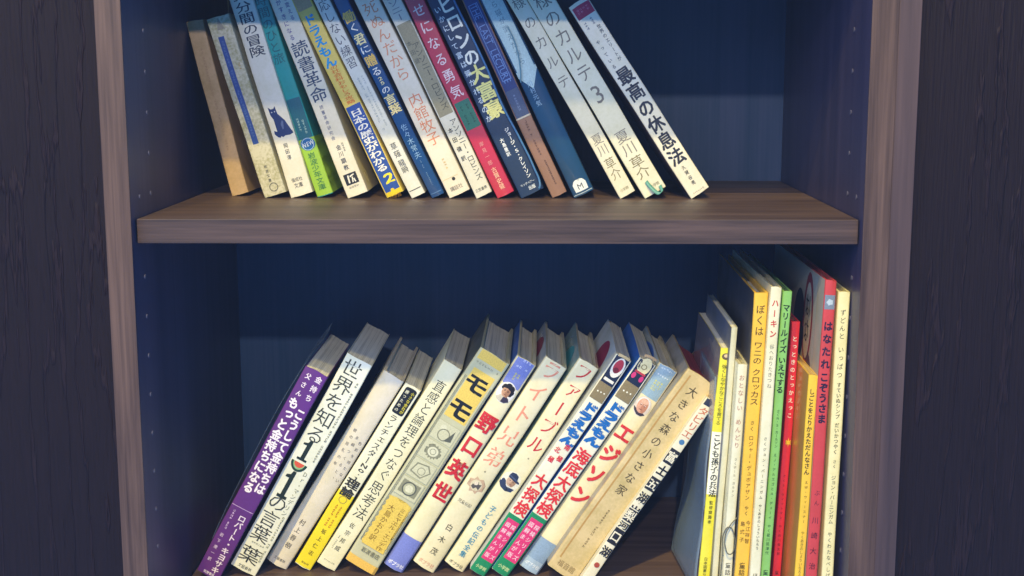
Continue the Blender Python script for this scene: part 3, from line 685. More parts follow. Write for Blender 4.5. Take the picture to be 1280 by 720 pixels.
BOOKS = [
  {'key': 'u01', 'x': -0.2218, 'Y': 0.168, 'z': 0.0016, 'th': -13.06, 't': 0.0145, 'h': 0.1485, 'els': [('SC', 125.3, 36.7, 0, 0.2, 'A88868', 'small_lettering')], 'd': 0.105, 'cover': 'BFA07C', 'grain': 1, 'cat': 'bunko', 'lab': 'plain tan unlettered paperback, leftmost on the upper shelf'},
  {'key': 'u02', 'x': -0.1886, 'Y': 0.152, 'z': 0.0027, 'th': -16.64, 't': 0.0189, 'h': 0.1526, 'els': [('X', 'tri', 145.6, 0, 0.35, '9A9588'), ('B', 136.2, 44.9, '2E4F9C', -0.24, 0.02, 'blue_label'), ('T', '岩波文庫', 26.9, 11.0, -0.02, 0.14, '555555', 0, 'title_lettering'), ('X', 'ring', 6.8, 0.05, 0.4, '6A6A60'), ('SC', 132.8, 49.7, -0.11, 0.12, '5C78B8', 'small_lettering'), ('SC', 112.6, 104.4, 0.3, 0.1, 'B09050', 'small_lettering')], 'd': 0.105, 'cover': 'D0CCB8', 'grain': 2, 'cat': 'bunko', 'lab': 'mottled grey paperback with a long narrow blue label down its spine'},
  {'key': 'u03', 'x': -0.1664, 'Y': 0.1515, 'z': 0.0026, 'th': -15.96, 't': 0.019, 'h': 0.186, 'els': [('T', '二分間の冒険', 173.8, 118.3, 0, 0.6, '30384E', 1, 'title_lettering'), ('X', 'cat', 63.4, 0.02, 0.92, '1E3470'), ('T', '岡田淳', 45.6, 30.5, -0.05, 0.2, '5A5A58', 0, 'author_lettering'), ('H', '偕成社', 13.9, 0, 0.5, '555550', 0, 'publisher_lettering'), ('H', '文庫', 9.0, 0, 0.4, '555550', 0, 'publisher_lettering')], 'd': 0.13, 'cover': 'EDE8DC', 'hard': 0, 'cat': 'novel', 'lab': 'white paperback with a small dark blue cat on its spine'},
  {'key': 'u04', 'x': -0.1475, 'Y': 0.156, 'z': 0.002, 'th': -17.29, 't': 0.0135, 'h': 0.178, 'els': [('T', '時間のひと旅', 171.8, 113.7, 0, 0.62, '0F5E66', 0, 'title_lettering'), ('B', 84.2, 48.3, '1D6478', -0.5, 0.5, 'printed_panel'), ('SC', 68.4, 55.3, -0.15, 0.25, 'A8C8C0', 'small_lettering'), ('SC', 65.6, 53.2, 0.15, 0.2, 'A8C8C0', 'small_lettering'), ('BAND', 49.7, -4.1, '98C238', 'green_band'), ('X', 'new', 44.9, 0, 0.95), ('T', '岩波少年文庫', 37.9, 5.1, 0, 0.42, '22704C', 0, 'title_lettering')], 'd': 0.12, 'cover': '2E9C9C', 'cat': 'novel', 'lab': 'teal paperback with a bright green band and an oval blue sticker'},
  {'key': 'u05', 'x': -0.1193, 'Y': 0.148, 'z': 0.0031, 'th': -20.56, 't': 0.0179, 'h': 0.188, 'els': [('T', '読書がすきになる', 183.0, 135.3, -0.15, 0.25, '5E4E90', 1, 'subtitle_lettering'), ('T', '思考を変える', 183.0, 150.4, 0.2, 0.22, '5E4E90', 1, 'subtitle_lettering'), ('T', '読書革命', 134.6, 81.4, 0, 0.68, '3A4A66', 1, 'title_lettering'), ('T', '読書革命研究会', 80.0, 48.6, -0.1, 0.18, '7A7A90', 0, 'subtitle_lettering'), ('T', '金川顕教', 45.1, 21.8, -0.02, 0.24, '3E4250', 1, 'author_lettering'), ('SC', 47.2, 36.6, 0.2, 0.1, '6A6A6A', 'small_lettering'), ('X', 'emblem', 14.7, 0, 0.62), ('SC', 9.0, 6.9, 0, 0.5, '8A8A88', 'small_lettering')], 'd': 0.13, 'cover': 'EAE2D0', 'cat': 'novel', 'lab': 'white paperback with bold slate characters and a square black emblem at the foot'},
  {'key': 'u06', 'x': -0.088, 'Y': 0.148, 'z': 0.0031, 'th': -25.14, 't': 0.0147, 'h': 0.188, 'els': [('T', 'ドラえもん', 162.6, 115.8, -0.05, 0.62, '1E9CD8', 3, 'title_lettering'), ('B', 189.3, 166.8, 'B8A07A', -0.5, 0.5, 'printed_panel'), ('T', 'の社会科おもしろ攻略', 117.2, 82.8, 0, 0.42, 'E07020', 1, 'subtitle_lettering'), ('B', 81.4, 4.3, '2A50A0', -0.5, 0.5, 'blue_panel'), ('T', '日本の歴史がわかる', 77.7, 21.9, 0, 0.62, 'F2F0E8', 2, 'title_lettering'), ('T', '２', 20.4, 10.1, 0.1, 0.8, 'F0E030', 3, 'title_lettering'), ('X', 'bump', 5.0, 0, 0.5, 'E8C820'), ('B', 4.3, -5.3, 'E8C820', -0.5, 0.5, 'printed_panel'), ('H', '小学館', -0.9, 0, 0.7, '8A6010', 0, 'publisher_lettering')], 'd': 0.145, 'cover': 'E8CE62', 'cat': 'book', 'lab': 'yellow and blue study paperback with bubbly light blue letters at its head'},
  {'key': 'u07', 'x': -0.0688, 'Y': 0.148, 'z': 0.0027, 'th': -25.82, 't': 0.0123, 'h': 0.188, 'els': [('T', '反応しない練習', 187.3, 116.2, 0, 0.62, '5A5A66', 0, 'title_lettering'), ('SC', 111.1, 58.3, -0.1, 0.3, 'A8B0B0', 'small_lettering'), ('SC', 108.3, 62.0, 0.2, 0.14, 'A8B0B0', 'small_lettering'), ('T', '草薙', 48.9, 35.0, 0, 0.4, '4A4A4A', 0, 'author_lettering'), ('T', '龍瞬', 33.5, 21.0, 0, 0.4, '4A4A4A', 0, 'author_lettering'), ('B', 6.3, 5.7, '3A3A3A', -0.42, 0.42, 'rule_line')], 'd': 0.13, 'cover': 'E6E4DA', 'cat': 'novel', 'lab': 'white paperback with grey characters, directly left of the deep blue one'},
  {'key': 'u08', 'x': -0.0527, 'Y': 0.148, 'z': 0.0024, 'th': -25.93, 't': 0.0111, 'h': 0.182, 'els': [('T', '働', 167.2, 157.2, 0, 0.8, 'E8C060', 2, 'title_lettering'), ('T', 'く', 156.5, 148.7, 0, 0.7, 'F2F0E8', 1, 'title_lettering'), ('T', '君', 147.3, 137.3, 0, 0.7, 'F0E4A8', 2, 'title_lettering'), ('T', 'に', 136.6, 129.4, 0, 0.7, 'F2F0E8', 1, 'title_lettering'), ('T', '贈', 128.0, 118.0, 0, 0.75, 'E8C060', 2, 'title_lettering'), ('T', 'る', 117.2, 109.3, 0, 0.65, 'F2F0E8', 1, 'title_lettering'), ('T', '25', 108.6, 100.7, 0, 0.6, 'F0E4A8', 1, 'title_lettering'), ('T', 'の', 100.0, 93.5, 0, 0.6, 'F2F0E8', 1, 'title_lettering'), ('T', '言葉', 92.8, 75.4, 0, 0.75, 'F0E0A0', 2, 'title_lettering'), ('T', '佐々木常夫', 65.9, 34.5, 0, 0.42, '8AB0D8', 0, 'author_lettering'), ('SC', 33.1, 8.8, 0, 0.1, '7898C0', 'small_lettering'), ('B', 3.6, 3.0, '6088B8', -0.4, 0.4, 'rule_line')], 'd': 0.13, 'cover': '1E467C', 'cat': 'novel', 'lab': 'deep blue paperback lettered in cream and gold characters'},
  {'key': 'u09', 'x': -0.0347, 'Y': 0.148, 'z': 0.0039, 'th': -25.18, 't': 0.0185, 'h': 0.19, 'els': [('T', 'すぐ死ぬんだから', 196.7, 102.7, 0, 0.55, 'E0946C', 0, 'title_lettering'), ('T', '内館牧子', 91.2, 45.0, 0.02, 0.55, 'E08860', 0, 'author_lettering'), ('SC', 32.7, 22.4, 0, 0.15, 'D8C080', 'small_lettering'), ('X', 'dot', 13.7, 0.05, 0.16, '303030'), ('H', '講談社', 6.3, 0, 0.6, '7A7468', 0, 'publisher_lettering'), ('B', 15.9, 15.4, 'D8CC9C', -0.45, 0.3, 'rule_line')], 'd': 0.13, 'cover': 'EEE2CE', 'cat': 'novel', 'lab': 'cream paperback with pale orange brushed characters'},
  {'key': 'u10', 'x': -0.0142, 'Y': 0.148, 'z': 0.003, 'th': -25.08, 't': 0.0141, 'h': 0.19, 'els': [('B', 154.7, 72.8, '9C9478', -0.5, 0.5, 'gold_strip'), ('T', 'アンソニー', 187.7, 156.8, 0.0, 0.6, '8A8890', 0, 'title_lettering'), ('T', 'アンソニー・ロビンズ', 137.0, 77.1, 0.12, 0.42, '5C5A4C', 1, 'title_lettering'), ('T', '本田健', 141.3, 118.6, -0.22, 0.3, '6A6858', 1, 'author_lettering'), ('T', 'アンソニー・ロビンズ', 68.4, 13.2, 0.18, 0.38, '4A4A4A', 0, 'title_lettering'), ('T', '本田健訳', 64.1, 30.7, -0.2, 0.3, '3A3A3A', 1, 'author_lettering'), ('H', '三笠書房', 5.9, 0, 0.75, '4A4A44', 0, 'publisher_lettering')], 'd': 0.13, 'cover': 'DEDACC', 'cat': 'novel', 'lab': 'white paperback with a wide dull gold strip over its upper half, beside the crimson book'},
  {'key': 'u11', 'x': 0.0039, 'Y': 0.148, 'z': 0.0032, 'th': -25.08, 't': 0.015, 'h': 0.188, 'els': [('T', '幸せになる勇気', 187.5, 86.9, 0, 0.58, 'F0D8D8', 1, 'title_lettering'), ('B', 85.5, 61.0, '2E6E62', -0.5, 0.5, 'green_block'), ('SC', 81.9, 63.9, -0.15, 0.3, '1C4840', 'small_lettering'), ('SC', 81.9, 63.9, 0.2, 0.3, '1C4840', 'small_lettering'), ('T', '岸見一郎', 49.4, 26.9, 0, 0.26, 'E09090', 0, 'author_lettering'), ('T', '古賀史健', 25.4, 5.7, 0.02, 0.3, 'F0C0A0', 0, 'author_lettering')], 'd': 0.13, 'cover': 'C43048', 'cat': 'novel', 'lab': 'crimson paperback with white title above a small green block'},
  {'key': 'u12', 'x': 0.0256, 'Y': 0.148, 'z': 0.0044, 'th': -25.25, 't': 0.0205, 'h': 0.188, 'els': [('T', 'バビロンの', 192.0, 114.3, 0.12, 0.55, 'EFEFE2', 2, 'title_lettering'), ('T', '大富豪', 115.8, 68.4, 0.1, 0.66, 'F0E890', 2, 'title_lettering'), ('T', 'いかにして富は築かれるのか', 171.7, 67.0, -0.28, 0.26, 'D8E4EC', 1, 'subtitle_lettering'), ('T', 'ジョージ・Ｓ・クレイソン', 58.3, 13.2, 0.18, 0.2, 'E8ECF0', 2, 'author_lettering'), ('T', '大島豊訳', 52.5, 35.8, -0.18, 0.17, 'E8ECF0', 2, 'author_lettering'), ('H', 'キングベアー', 9.6, 0, 0.62, 'D8E0E8', 1, 'publisher_lettering'), ('H', '出版', 5.2, 0.1, 0.3, 'D8E0E8', 2, 'publisher_lettering')], 'd': 0.13, 'cover': '0E2E54', 'cat': 'novel', 'lab': 'wide navy paperback with large white and yellow characters'},
  {'key': 'u13', 'x': 0.0482, 'Y': 0.152, 'z': 0.0027, 'th': -24.57, 't': 0.0131, 'h': 0.184, 'els': [('B', 195.7, 95.5, '2C3E78', -0.5, 0.5, 'navy_panel'), ('X', 'frame', 137.4, 0, (98, 0.6), '6A88C0'), ('T', 'THE LAST LECTURE', 170.5, 101.2, 0, 0.42, '6C8CC4', 0, 'title_lettering_sideways'), ('B', 95.5, 71.1, '4A5878', -0.5, 0.5, 'printed_panel'), ('SC', 91.2, 75.4, 0, 0.4, '7888A8', 'small_lettering'), ('SC', 68.2, 35.0, 0.0, 0.24, '6E5048', 'small_lettering'), ('SC', 32.1, 8.7, 0.08, 0.12, '5A4038', 'small_lettering'), ('B', 71.8, 70.4, 'C8C0B0', -0.5, 0.5, 'white_line')], 'd': 0.13, 'cover': '94705E', 'cat': 'novel', 'lab': 'worn brown paperback with a framed navy title panel at its top'},
  {'key': 'u14', 'x': 0.0683, 'Y': 0.148, 'z': 0.0039, 'th': -25.54, 't': 0.0179, 'h': 0.188, 'els': [('B', 202.7, 109.4, 'BCD4D4', -0.5, 0.5, 'pale_panel'), ('T', '世界から猫が消えたなら', 195.7, 116.6, 0, 0.3, '7C98A4', 0, 'title_lettering'), ('X', 'slant', 109.4, 0, 1.0, 'BCD4D4'), ('T', '川村元気', 103.7, 80.7, -0.12, 0.26, '88A8C4', 0, 'author_lettering'), ('X', 'bear', 8.0, 0, 0.62)], 'd': 0.13, 'cover': '1E4468', 'cat': 'novel', 'rounded': 1, 'lab': 'paperback pale blue above, dark blue below, white emblem at its foot'},
  {'key': 'u15', 'x': 0.1047, 'Y': 0.148, 'z': 0.0035, 'th': -30.25, 't': 0.014, 'h': 0.19, 'els': [('T', '神様のカルテ', 207.6, 98.1, 0, 0.62, '7A746C', -1, 'title_lettering'), ('T', '夏川', 57.5, 37.7, 0, 0.55, '8A847C', -1, 'author_lettering'), ('T', '草介', 35.4, 14.8, 0, 0.55, '8A8060', -1, 'author_lettering'), ('H', '小学館', 5.6, 0, 0.55, '8A8260', 0, 'publisher_lettering')], 'd': 0.13, 'cover': 'EAE4CC', 'cat': 'novel', 'lab': 'cream hardback of thin grey characters, directly left of its numbered twin'},
  {'key': 'u16', 'x': 0.1274, 'Y': 0.148, 'z': 0.0052, 'th': -31.16, 't': 0.02, 'h': 0.19, 'els': [('T', '神様のカルテ', 207.7, 106.2, 0, 0.58, '7A746C', -1, 'title_lettering'), ('T', '3', 103.2, 85.0, 0, 0.55, '7A746C', 0, 'volume_number'), ('T', '夏川', 59.9, 36.9, 0, 0.52, '8A847C', -1, 'author_lettering'), ('T', '草介', 35.4, 14.6, 0, 0.52, '8A8060', -1, 'author_lettering'), ('H', '小学館', 6.1, 0.15, 0.4, '8A8260', 0, 'publisher_lettering')], 'd': 0.13, 'cover': 'EAE6CE', 'cat': 'novel', 'lab': 'cream hardback numbered 3 with a green ribbon hanging from its foot'},
  {'key': 'u17', 'x': 0.1643, 'Y': 0.148, 'z': 0.0048, 'th': -33.39, 't': 0.0176, 'h': 0.1857, 'els': [('B', 182.7, 172.1, 'B8385A', -0.42, 0.45, 'red_label'), ('SC', 180.4, 173.6, 0, 0.6, 'D88098', 'small_lettering'), ('SC', 169.0, 159.9, -0.25, 0.2, '8A8A94', 'small_lettering'), ('SC', 170.5, 161.4, 0.1, 0.2, '8A8A94', 'small_lettering'), ('T', '世界のエリートが', 162.1, 126.9, 0.22, 0.2, '505460', 1, 'subtitle_lettering'), ('T', 'やっている', 152.2, 123.0, -0.2, 0.2, '505460', 1, 'subtitle_lettering'), ('T', '最高の休息法', 123.0, 28.8, 0, 0.66, '2C3040', 2, 'title_lettering'), ('T', '久賀谷亮', 28.0, 8.3, 0, 0.2, '5A5850', 0, 'author_lettering'), ('H', 'ダイヤモンド社', 2.7, 0, 0.6, '6A685A', 0, 'publisher_lettering')], 'd': 0.13, 'cover': 'EEE8D6', 'cat': 'novel', 'left': '6A5878', 'lab': 'white paperback with heavy black characters and a red label at its head, rightmost above'},
  {'key': 'l01', 'x': -0.2441, 'Y': 0.095, 'z': -0.3092, 'th': 28.76, 't': 0.02, 'h': 0.1994, 'els': [('T', '金持ち', 197.7, 171.8, 0.24, 0.28, 'F0E0E8', 2, 'title_lettering'), ('T', '父さんの', 196.1, 164.1, -0.2, 0.24, 'F0E0E8', 2, 'title_lettering'), ('T', 'こうして金持ちは', 165.7, 83.6, 0.24, 0.38, 'F8ECF0', 3, 'title_lettering'), ('T', 'もっと金持ちになる', 171.8, 80.4, -0.2, 0.38, 'F8ECF0', 3, 'title_lettering'), ('X', 'hr', 66.3, 0, 1.0, 'C8A8D8'), ('T', 'ロバート・キヨサキ', 61.6, 4.4, 0.18, 0.34, 'F0E0F0', 2, 'author_lettering'), ('T', '岩下慶一訳', 41.0, 11.6, -0.25, 0.16, 'E0C8E8', 1, 'author_lettering'), ('SC', 63.2, 42.6, -0.25, 0.14, 'D0B0E0', 'small_lettering'), ('H', '筑摩書房', 2.8, 0, 0.5, 'F0E0F0', 1, 'publisher_lettering')], 'd': 0.13, 'cover': '622A80', 'cat': 'novel', 'top': 'E6D9AE', 'lab': 'purple book lettered in white inside a loose clear jacket'},
  {'key': 'l02', 'x': -0.2164, 'Y': 0.104, 'z': -0.3084, 'th': 29.35, 't': 0.0229, 'h': 0.2084, 'els': [('T', '世界を知る', 206.3, 126.5, -0.08, 0.55, '3A3C36', 0, 'title_lettering'), ('T', '1', 127.3, 110.0, -0.08, 0.62, '1C2820', 2, 'title_lettering'), ('X', 'melon', 104.5, -0.08, 0.62), ('T', '1', 97.4, 73.6, -0.08, 0.62, '1C2820', 2, 'title_lettering'), ('T', 'の言葉', 75.2, 28.7, -0.08, 0.55, '3A3C36', 0, 'title_lettering'), ('T', 'Ｄｒ・マンデリン', 102.9, 59.2, 0.3, 0.2, '7A7A60', -1, 'author_lettering'), ('SC', 192.5, 110.8, 0.34, 0.12, '8A8A76', 'small_lettering'), ('T', '葉', 23.9, 7.7, -0.05, 0.6, '3A3C36', 0, 'band_lettering'), ('SC', 27.9, 26.3, 0, 0.5, '8A8A76', 'small_lettering'), ('H', '文藝春秋', 3.7, 0, 0.55, '6A6A58', 0, 'publisher_lettering'), ('SC', 59.2, 11.0, 0.36, 0.1, '9A9A80', 'small_lettering')], 'd': 0.13, 'cover': 'EDEBD8', 'cat': 'novel', 'lab': 'thick cream book with a watermelon slice drawn inside the number 101'},
  {'key': 'l03', 'x': -0.1914, 'Y': 0.1185, 'z': -0.3089, 'th': 31.93, 't': 0.0194, 'h': 0.1944, 'els': [('T', '色彩を持たない', 133.0, 88.8, 0.3, 0.16, '6A6460', 0, 'title_lettering'), ('T', '多崎つくると、', 136.2, 88.8, 0.06, 0.16, '6A6460', 0, 'title_lettering'), ('T', '彼の巡礼の年', 141.1, 101.1, -0.18, 0.16, '6A6460', 0, 'title_lettering'), ('T', '村上春樹', 49.0, 17.2, 0, 0.28, '6E6860', 0, 'author_lettering'), ('H', '文藝春秋', 6.3, 0, 0.55, '6A645C', 0, 'publisher_lettering')], 'd': 0.135, 'cover': 'E6DAC6', 'cat': 'novel', 'rounded': 1, 'hard': 1, 'lab': 'plain pale grey hardback with three short columns of small print'},
  {'key': 'l04', 'x': -0.1691, 'Y': 0.118, 'z': -0.3102, 'th': 31.65, 't': 0.0144, 'h': 0.1848, 'els': [('X', 'blacklabel', 170.0, 0.02, (36, 0.72)), ('T', '小さな会社が', 180.4, 158.7, 0.2, 0.22, 'E8D838', 1, 'label_lettering'), ('T', '勝つための', 180.4, 158.7, -0.14, 0.22, 'E8E4C8', 1, 'label_lettering'), ('T', 'ランチェスター', 156.3, 106.8, -0.02, 0.42, '4A4840', 1, 'title_lettering'), ('T', 'Ｎｏ.１', 106.8, 88.8, 0, 0.5, '302E28', 2, 'title_lettering'), ('T', '理論', 90.4, 72.3, 0, 0.62, '302E28', 3, 'title_lettering'), ('BAND', 76.4, -6.1, 'F2DC1E', 'yellow_band'), ('X', 'ring', 69.8, 0.0, 0.5, 'B8A040'), ('SC', 64.0, 40.8, -0.12, 0.14, 'C8701C', 'small_lettering'), ('SC', 64.0, 40.8, 0.15, 0.14, 'C8701C', 'small_lettering'), ('T', '坂上仁志', 40.8, 11.6, 0, 0.3, '6A5A10', 1, 'author_lettering'), ('SC', 5.7, 3.2, 0, 0.5, '8A7820', 'small_lettering')], 'd': 0.128, 'cover': 'F0EBD0', 'cat': 'novel', 'top': 'E6D9AE', 'lab': 'cream paperback with a black label up top and a bright yellow lower half'},
  {'key': 'l05', 'x': -0.1486, 'Y': 0.1165, 'z': -0.3095, 'th': 31.86, 't': 0.0171, 'h': 0.2074, 'els': [('T', '直感と論理をつなぐ', 190.9, 90.4, 0, 0.5, '4A4A3E', 0, 'title_lettering'), ('T', '思考法', 88.8, 50.8, 0, 0.52, '4A4A3E', 0, 'title_lettering'), ('T', '佐宗邦威', 47.5, 15.8, 0, 0.28, '5A5A4A', 0, 'author_lettering'), ('SC', 30.8, 15.8, -0.25, 0.08, '8A8A70', 'small_lettering'), ('H', 'ダイヤモンド社', 5.7, 0, 0.6, '7A7A64', 0, 'publisher_lettering')], 'd': 0.128, 'cover': 'EFE8C6', 'cat': 'novel', 'lab': 'cream paperback of thin dark characters, just left of the grey and yellow spine'},
  {'key': 'l06', 'x': -0.1189, 'Y': 0.109, 'z': -0.3066, 'th': 32.17, 't': 0.0279, 'h': 0.2153, 'els': [('B', 220.5, 206.2, 'E8C860', -0.5, 0.5, 'yellow_cap'), ('SC', 204.6, 199.9, 0, 0.8, '9A9880', 'small_lettering'), ('B', 198.3, 151.1, 'E8C860', -0.33, 0.38, 'yellow_panel'), ('T', 'モ', 195.1, 177.6, 0.0, 0.58, '141820', 3, 'title_lettering'), ('T', 'モ', 171.2, 151.9, 0.0, 0.58, '141820', 3, 'title_lettering'), ('X', 'frames', 145.5, 0, (530, 622)), ('X', 'starpanel', 44.2, 0.0, (626, 684)), ('T', 'ミヒャエル・エンデ作', 64.0, 21.0, 0.2, 0.22, '8A6A20', 1, 'author_lettering'), ('T', '大島かおり訳', 62.4, 25.9, -0.14, 0.22, '8A6A20', 1, 'author_lettering'), ('H', '岩波書店', 15.9, 0.05, 0.62, '5A5A48', 0, 'publisher_lettering'), ('B', 7.6, -10.9, 'E8BC58', -0.5, 0.5, 'orange_foot')], 'd': 0.145, 'cover': 'C9C6A4', 'cat': 'novel', 'hard': 1, 'side': '5A5A50', 'lab': 'thick grey and yellow hardback with four framed ornaments down its spine'},
  {'key': 'l07', 'x': -0.0915, 'Y': 0.1125, 'z': -0.3092, 'th': 32.17, 't': 0.018, 'h': 0.2127, 'els': [('B', 220.4, 187.0, '7C86C8', -0.5, 0.5, 'violet_panel'), ('SC', 212.5, 208.5, 0.0, 0.6, 'D8DCF0', 'small_lettering'), ('SC', 206.1, 202.1, 0, 0.6, 'D8DCF0', 'small_lettering'), ('SC', 199.8, 191.0, 0, 0.4, 'D8D040', 'small_lettering'), ('X', 'portrait', 180.6, -0.02, 0.88, 'noguchi'), ('T', '野口英世', 162.1, 68.4, 0, 0.66, 'CC2830', 3, 'title_lettering'), ('B', 32.8, -9.2, '7C86D0', -0.5, 0.5, 'blue_foot'), ('H', 'ポプラ社', 5.1, 0, 0.8, 'F0F0F8', 2, 'publisher_lettering')], 'd': 0.15, 'cover': 'EFE4BC', 'cat': 'book', 'hard': 1, 'rounded': 1, 'left': '2C5CB0', 'lab': 'cream hardback with red title below a round portrait of a dark haired man'},
  {'key': 'l08', 'x': -0.0658, 'Y': 0.1135, 'z': -0.3085, 'th': 32.24, 't': 0.0205, 'h': 0.2097, 'els': [('T', 'ライト兄弟', 212.5, 103.6, 0, 0.58, 'E89478', 1, 'title_lettering'), ('X', 'dot', 99.5, 0, 0.08, '9A9070'), ('X', 'star', 85.6, 0, 0.62), ('H', '児童伝記', 67.4, 0, 0.62, '7A7460', 0, 'publisher_lettering'), ('T', '白木茂', 48.4, 11.6, 0, 0.3, '5A5848', 0, 'author_lettering'), ('H', 'ポプラ社', 4.9, 0, 0.72, 'D89C80', 1, 'publisher_lettering')], 'd': 0.15, 'cover': 'EEE2BC', 'cat': 'book', 'hard': 1, 'rounded': 1, 'left': 'B8BCC0', 'lpatch': '8A2030', 'lab': 'cream hardback with faded salmon title and a small star shaped emblem'},
  {'key': 'l09', 'x': -0.0404, 'Y': 0.1155, 'z': -0.3089, 'th': 32.65, 't': 0.0188, 'h': 0.2099, 'els': [('T', 'ファーブル', 209.5, 119.6, 0, 0.55, 'C83434', 1, 'title_lettering'), ('X', 'dot', 114.7, 0.05, 0.08, '9A9070'), ('X', 'portrait', 89.9, -0.03, 0.9, 'hat'), ('T', '子どもの伝記全集', 65.1, 11.4, 0, 0.3, '2E8CB0', 1, 'series_lettering'), ('H', 'ポプラ社', 3.8, 0, 0.7, '6A6850', 1, 'publisher_lettering')], 'd': 0.15, 'cover': 'F0E4BC', 'cat': 'book', 'hard': 1, 'rounded': 1, 'left': '9CB8B4', 'lpatch': '3C9AA0', 'lab': 'cream hardback with a red title and a picture of a man in dark hat'},
  {'key': 'l10', 'x': -0.0201, 'Y': 0.1065, 'z': -0.3102, 'th': 33.13, 't': 0.0139, 'h': 0.2213, 'els': [('B', 226.6, 194.7, '1A2440', -0.5, 0.5, 'dark_panel'), ('X', 'plainpic', 209.1, 0, (30, 0.8), 'pic_a'), ('B', 194.7, 178.6, '8A7A58', -0.5, 0.5, 'brown_panel'), ('X', 'dots3', 186.7, 0, 0.7, 'F0ECD8'), ('T', 'ドラえもん', 175.4, 133.3, 0, 0.78, '1C68B4', 6, 'logo_lettering'), ('T', '北極', 131.6, 112.0, -0.2, 0.36, 'D8303C', 2, 'title_lettering'), ('T', '南極', 138.2, 115.3, 0.22, 0.36, 'D8303C', 2, 'title_lettering'), ('T', '大探検', 103.8, 60.8, 0, 0.66, 'DC3438', 2, 'title_lettering'), ('B', 60.0, -4.6, '1E8A5C', -0.5, 0.5, 'green_foot'), ('B', 55.8, 14.0, 'DC3C78', -0.36, 0.42, 'pink_label'), ('T', '図解まんが版', 53.3, 15.7, -0.14, 0.3, 'F4D8E0', 1, 'label_lettering'), ('T', '探検シリーズ', 53.3, 15.7, 0.22, 0.3, 'F4D8E0', 1, 'label_lettering'), ('H', '小学館', 6.4, 0, 0.7, 'D8E8A8', 1, 'publisher_lettering')], 'd': 0.145, 'cover': 'EFE9D4', 'cat': 'book', 'left': 'C8CCCE', 'lpatch': 'A01840', 'lab': 'slim book with blue logo and green foot, left one of a matching pair'},
  {'key': 'l11', 'x': -0.0014, 'Y': 0.1055, 'z': -0.3099, 'th': 33.79, 't': 0.0149, 'h': 0.2189, 'els': [('B', 228.3, 196.2, '1A2440', -0.5, 0.5, 'dark_panel'), ('X', 'plainpic', 210.6, 0, (30, 0.8), 'pic_b'), ('B', 196.2, 180.0, '8A7A58', -0.5, 0.5, 'brown_panel'), ('X', 'dots3', 188.1, 0, 0.7, 'F0ECD8'), ('T', 'ドラえもん', 176.7, 134.3, 0, 0.78, '1C68B4', 6, 'logo_lettering'), ('T', '海底', 129.4, 103.0, 0, 0.7, 'DC3438', 2, 'title_lettering'), ('T', '大探検', 102.2, 61.4, 0, 0.66, 'DC3438', 2, 'title_lettering'), ('B', 60.6, -4.4, '1E8A5C', -0.5, 0.5, 'green_foot'), ('B', 56.4, 14.3, 'DC3C78', -0.36, 0.42, 'pink_label'), ('T', '図解まんが版', 53.9, 16.0, -0.14, 0.3, 'F4D8E0', 1, 'label_lettering'), ('T', '探検シリーズ', 53.9, 16.0, 0.22, 0.3, 'F4D8E0', 1, 'label_lettering'), ('H', '小学館', 6.6, 0, 0.7, 'D8E8A8', 1, 'publisher_lettering')], 'd': 0.145, 'cover': 'EFE9D4', 'cat': 'book', 'left': '1E62C0', 'lpatch': None, 'lab': 'slim book with blue logo and green foot, right one of a matching pair'},
  {'key': 'l12', 'x': 0.0227, 'Y': 0.1105, 'z': -0.3091, 'th': 33.38, 't': 0.0177, 'h': 0.2095, 'els': [('B', 217.1, 179.3, '94AEC0', -0.5, 0.5, 'blue_panel'), ('SC', 208.3, 205.1, 0, 0.6, 'E0E8EC', 'small_lettering'), ('SC', 201.8, 198.6, 0, 0.6, 'E0E8EC', 'small_lettering'), ('SC', 195.4, 184.9, 0, 0.45, 'D8D060', 'small_lettering'), ('X', 'portrait', 170.3, -0.02, 0.88, 'edison'), ('T', 'エジソン', 154.1, 68.3, 0, 0.66, 'D03438', 3, 'title_lettering'), ('B', 31.5, 11.2, '8CA4C0', -0.5, 0.5, 'blue_foot'), ('B', 11.2, -7.5, 'A8BCD0', -0.5, 0.5, 'light_foot'), ('H', 'ポプラ社', 6.1, 0, 0.75, 'F0F2F4', 1, 'publisher_lettering')], 'd': 0.15, 'cover': 'F0E2B8', 'cat': 'book', 'hard': 1, 'rounded': 1, 'left': 'B8C4CC', 'lpatch': '2C62C0', 'lab': 'cream hardback with red katakana title below a round portrait of an old man'},
  {'key': 'l13', 'x': 0.05, 'Y': 0.0965, 'z': -0.3064, 'th': 34.05, 't': 0.0273, 'h': 0.2022, 'els': [('T', '大きな森の小さな家', 193.8, 81.4, 0.02, 0.32, '54482E', 1, 'title_lettering'), ('X', 'vline', 130.7, -0.32, (440, 720), 'B89050'), ('SC', 68.2, 27.3, 0.08, 0.1, '7A6840', 'small_lettering'), ('H', '福音館', 7.9, 0, 0.6, '8A7040', 0, 'publisher_lettering')], 'd': 0.135, 'cover': 'D9C08C', 'cat': 'novel', 'hard': 1, 'left': 'A8A098', 'grain': 1, 'page': 'A83C40', 'lab': 'old tan hardback with worn reddish top edge and small dark title'},
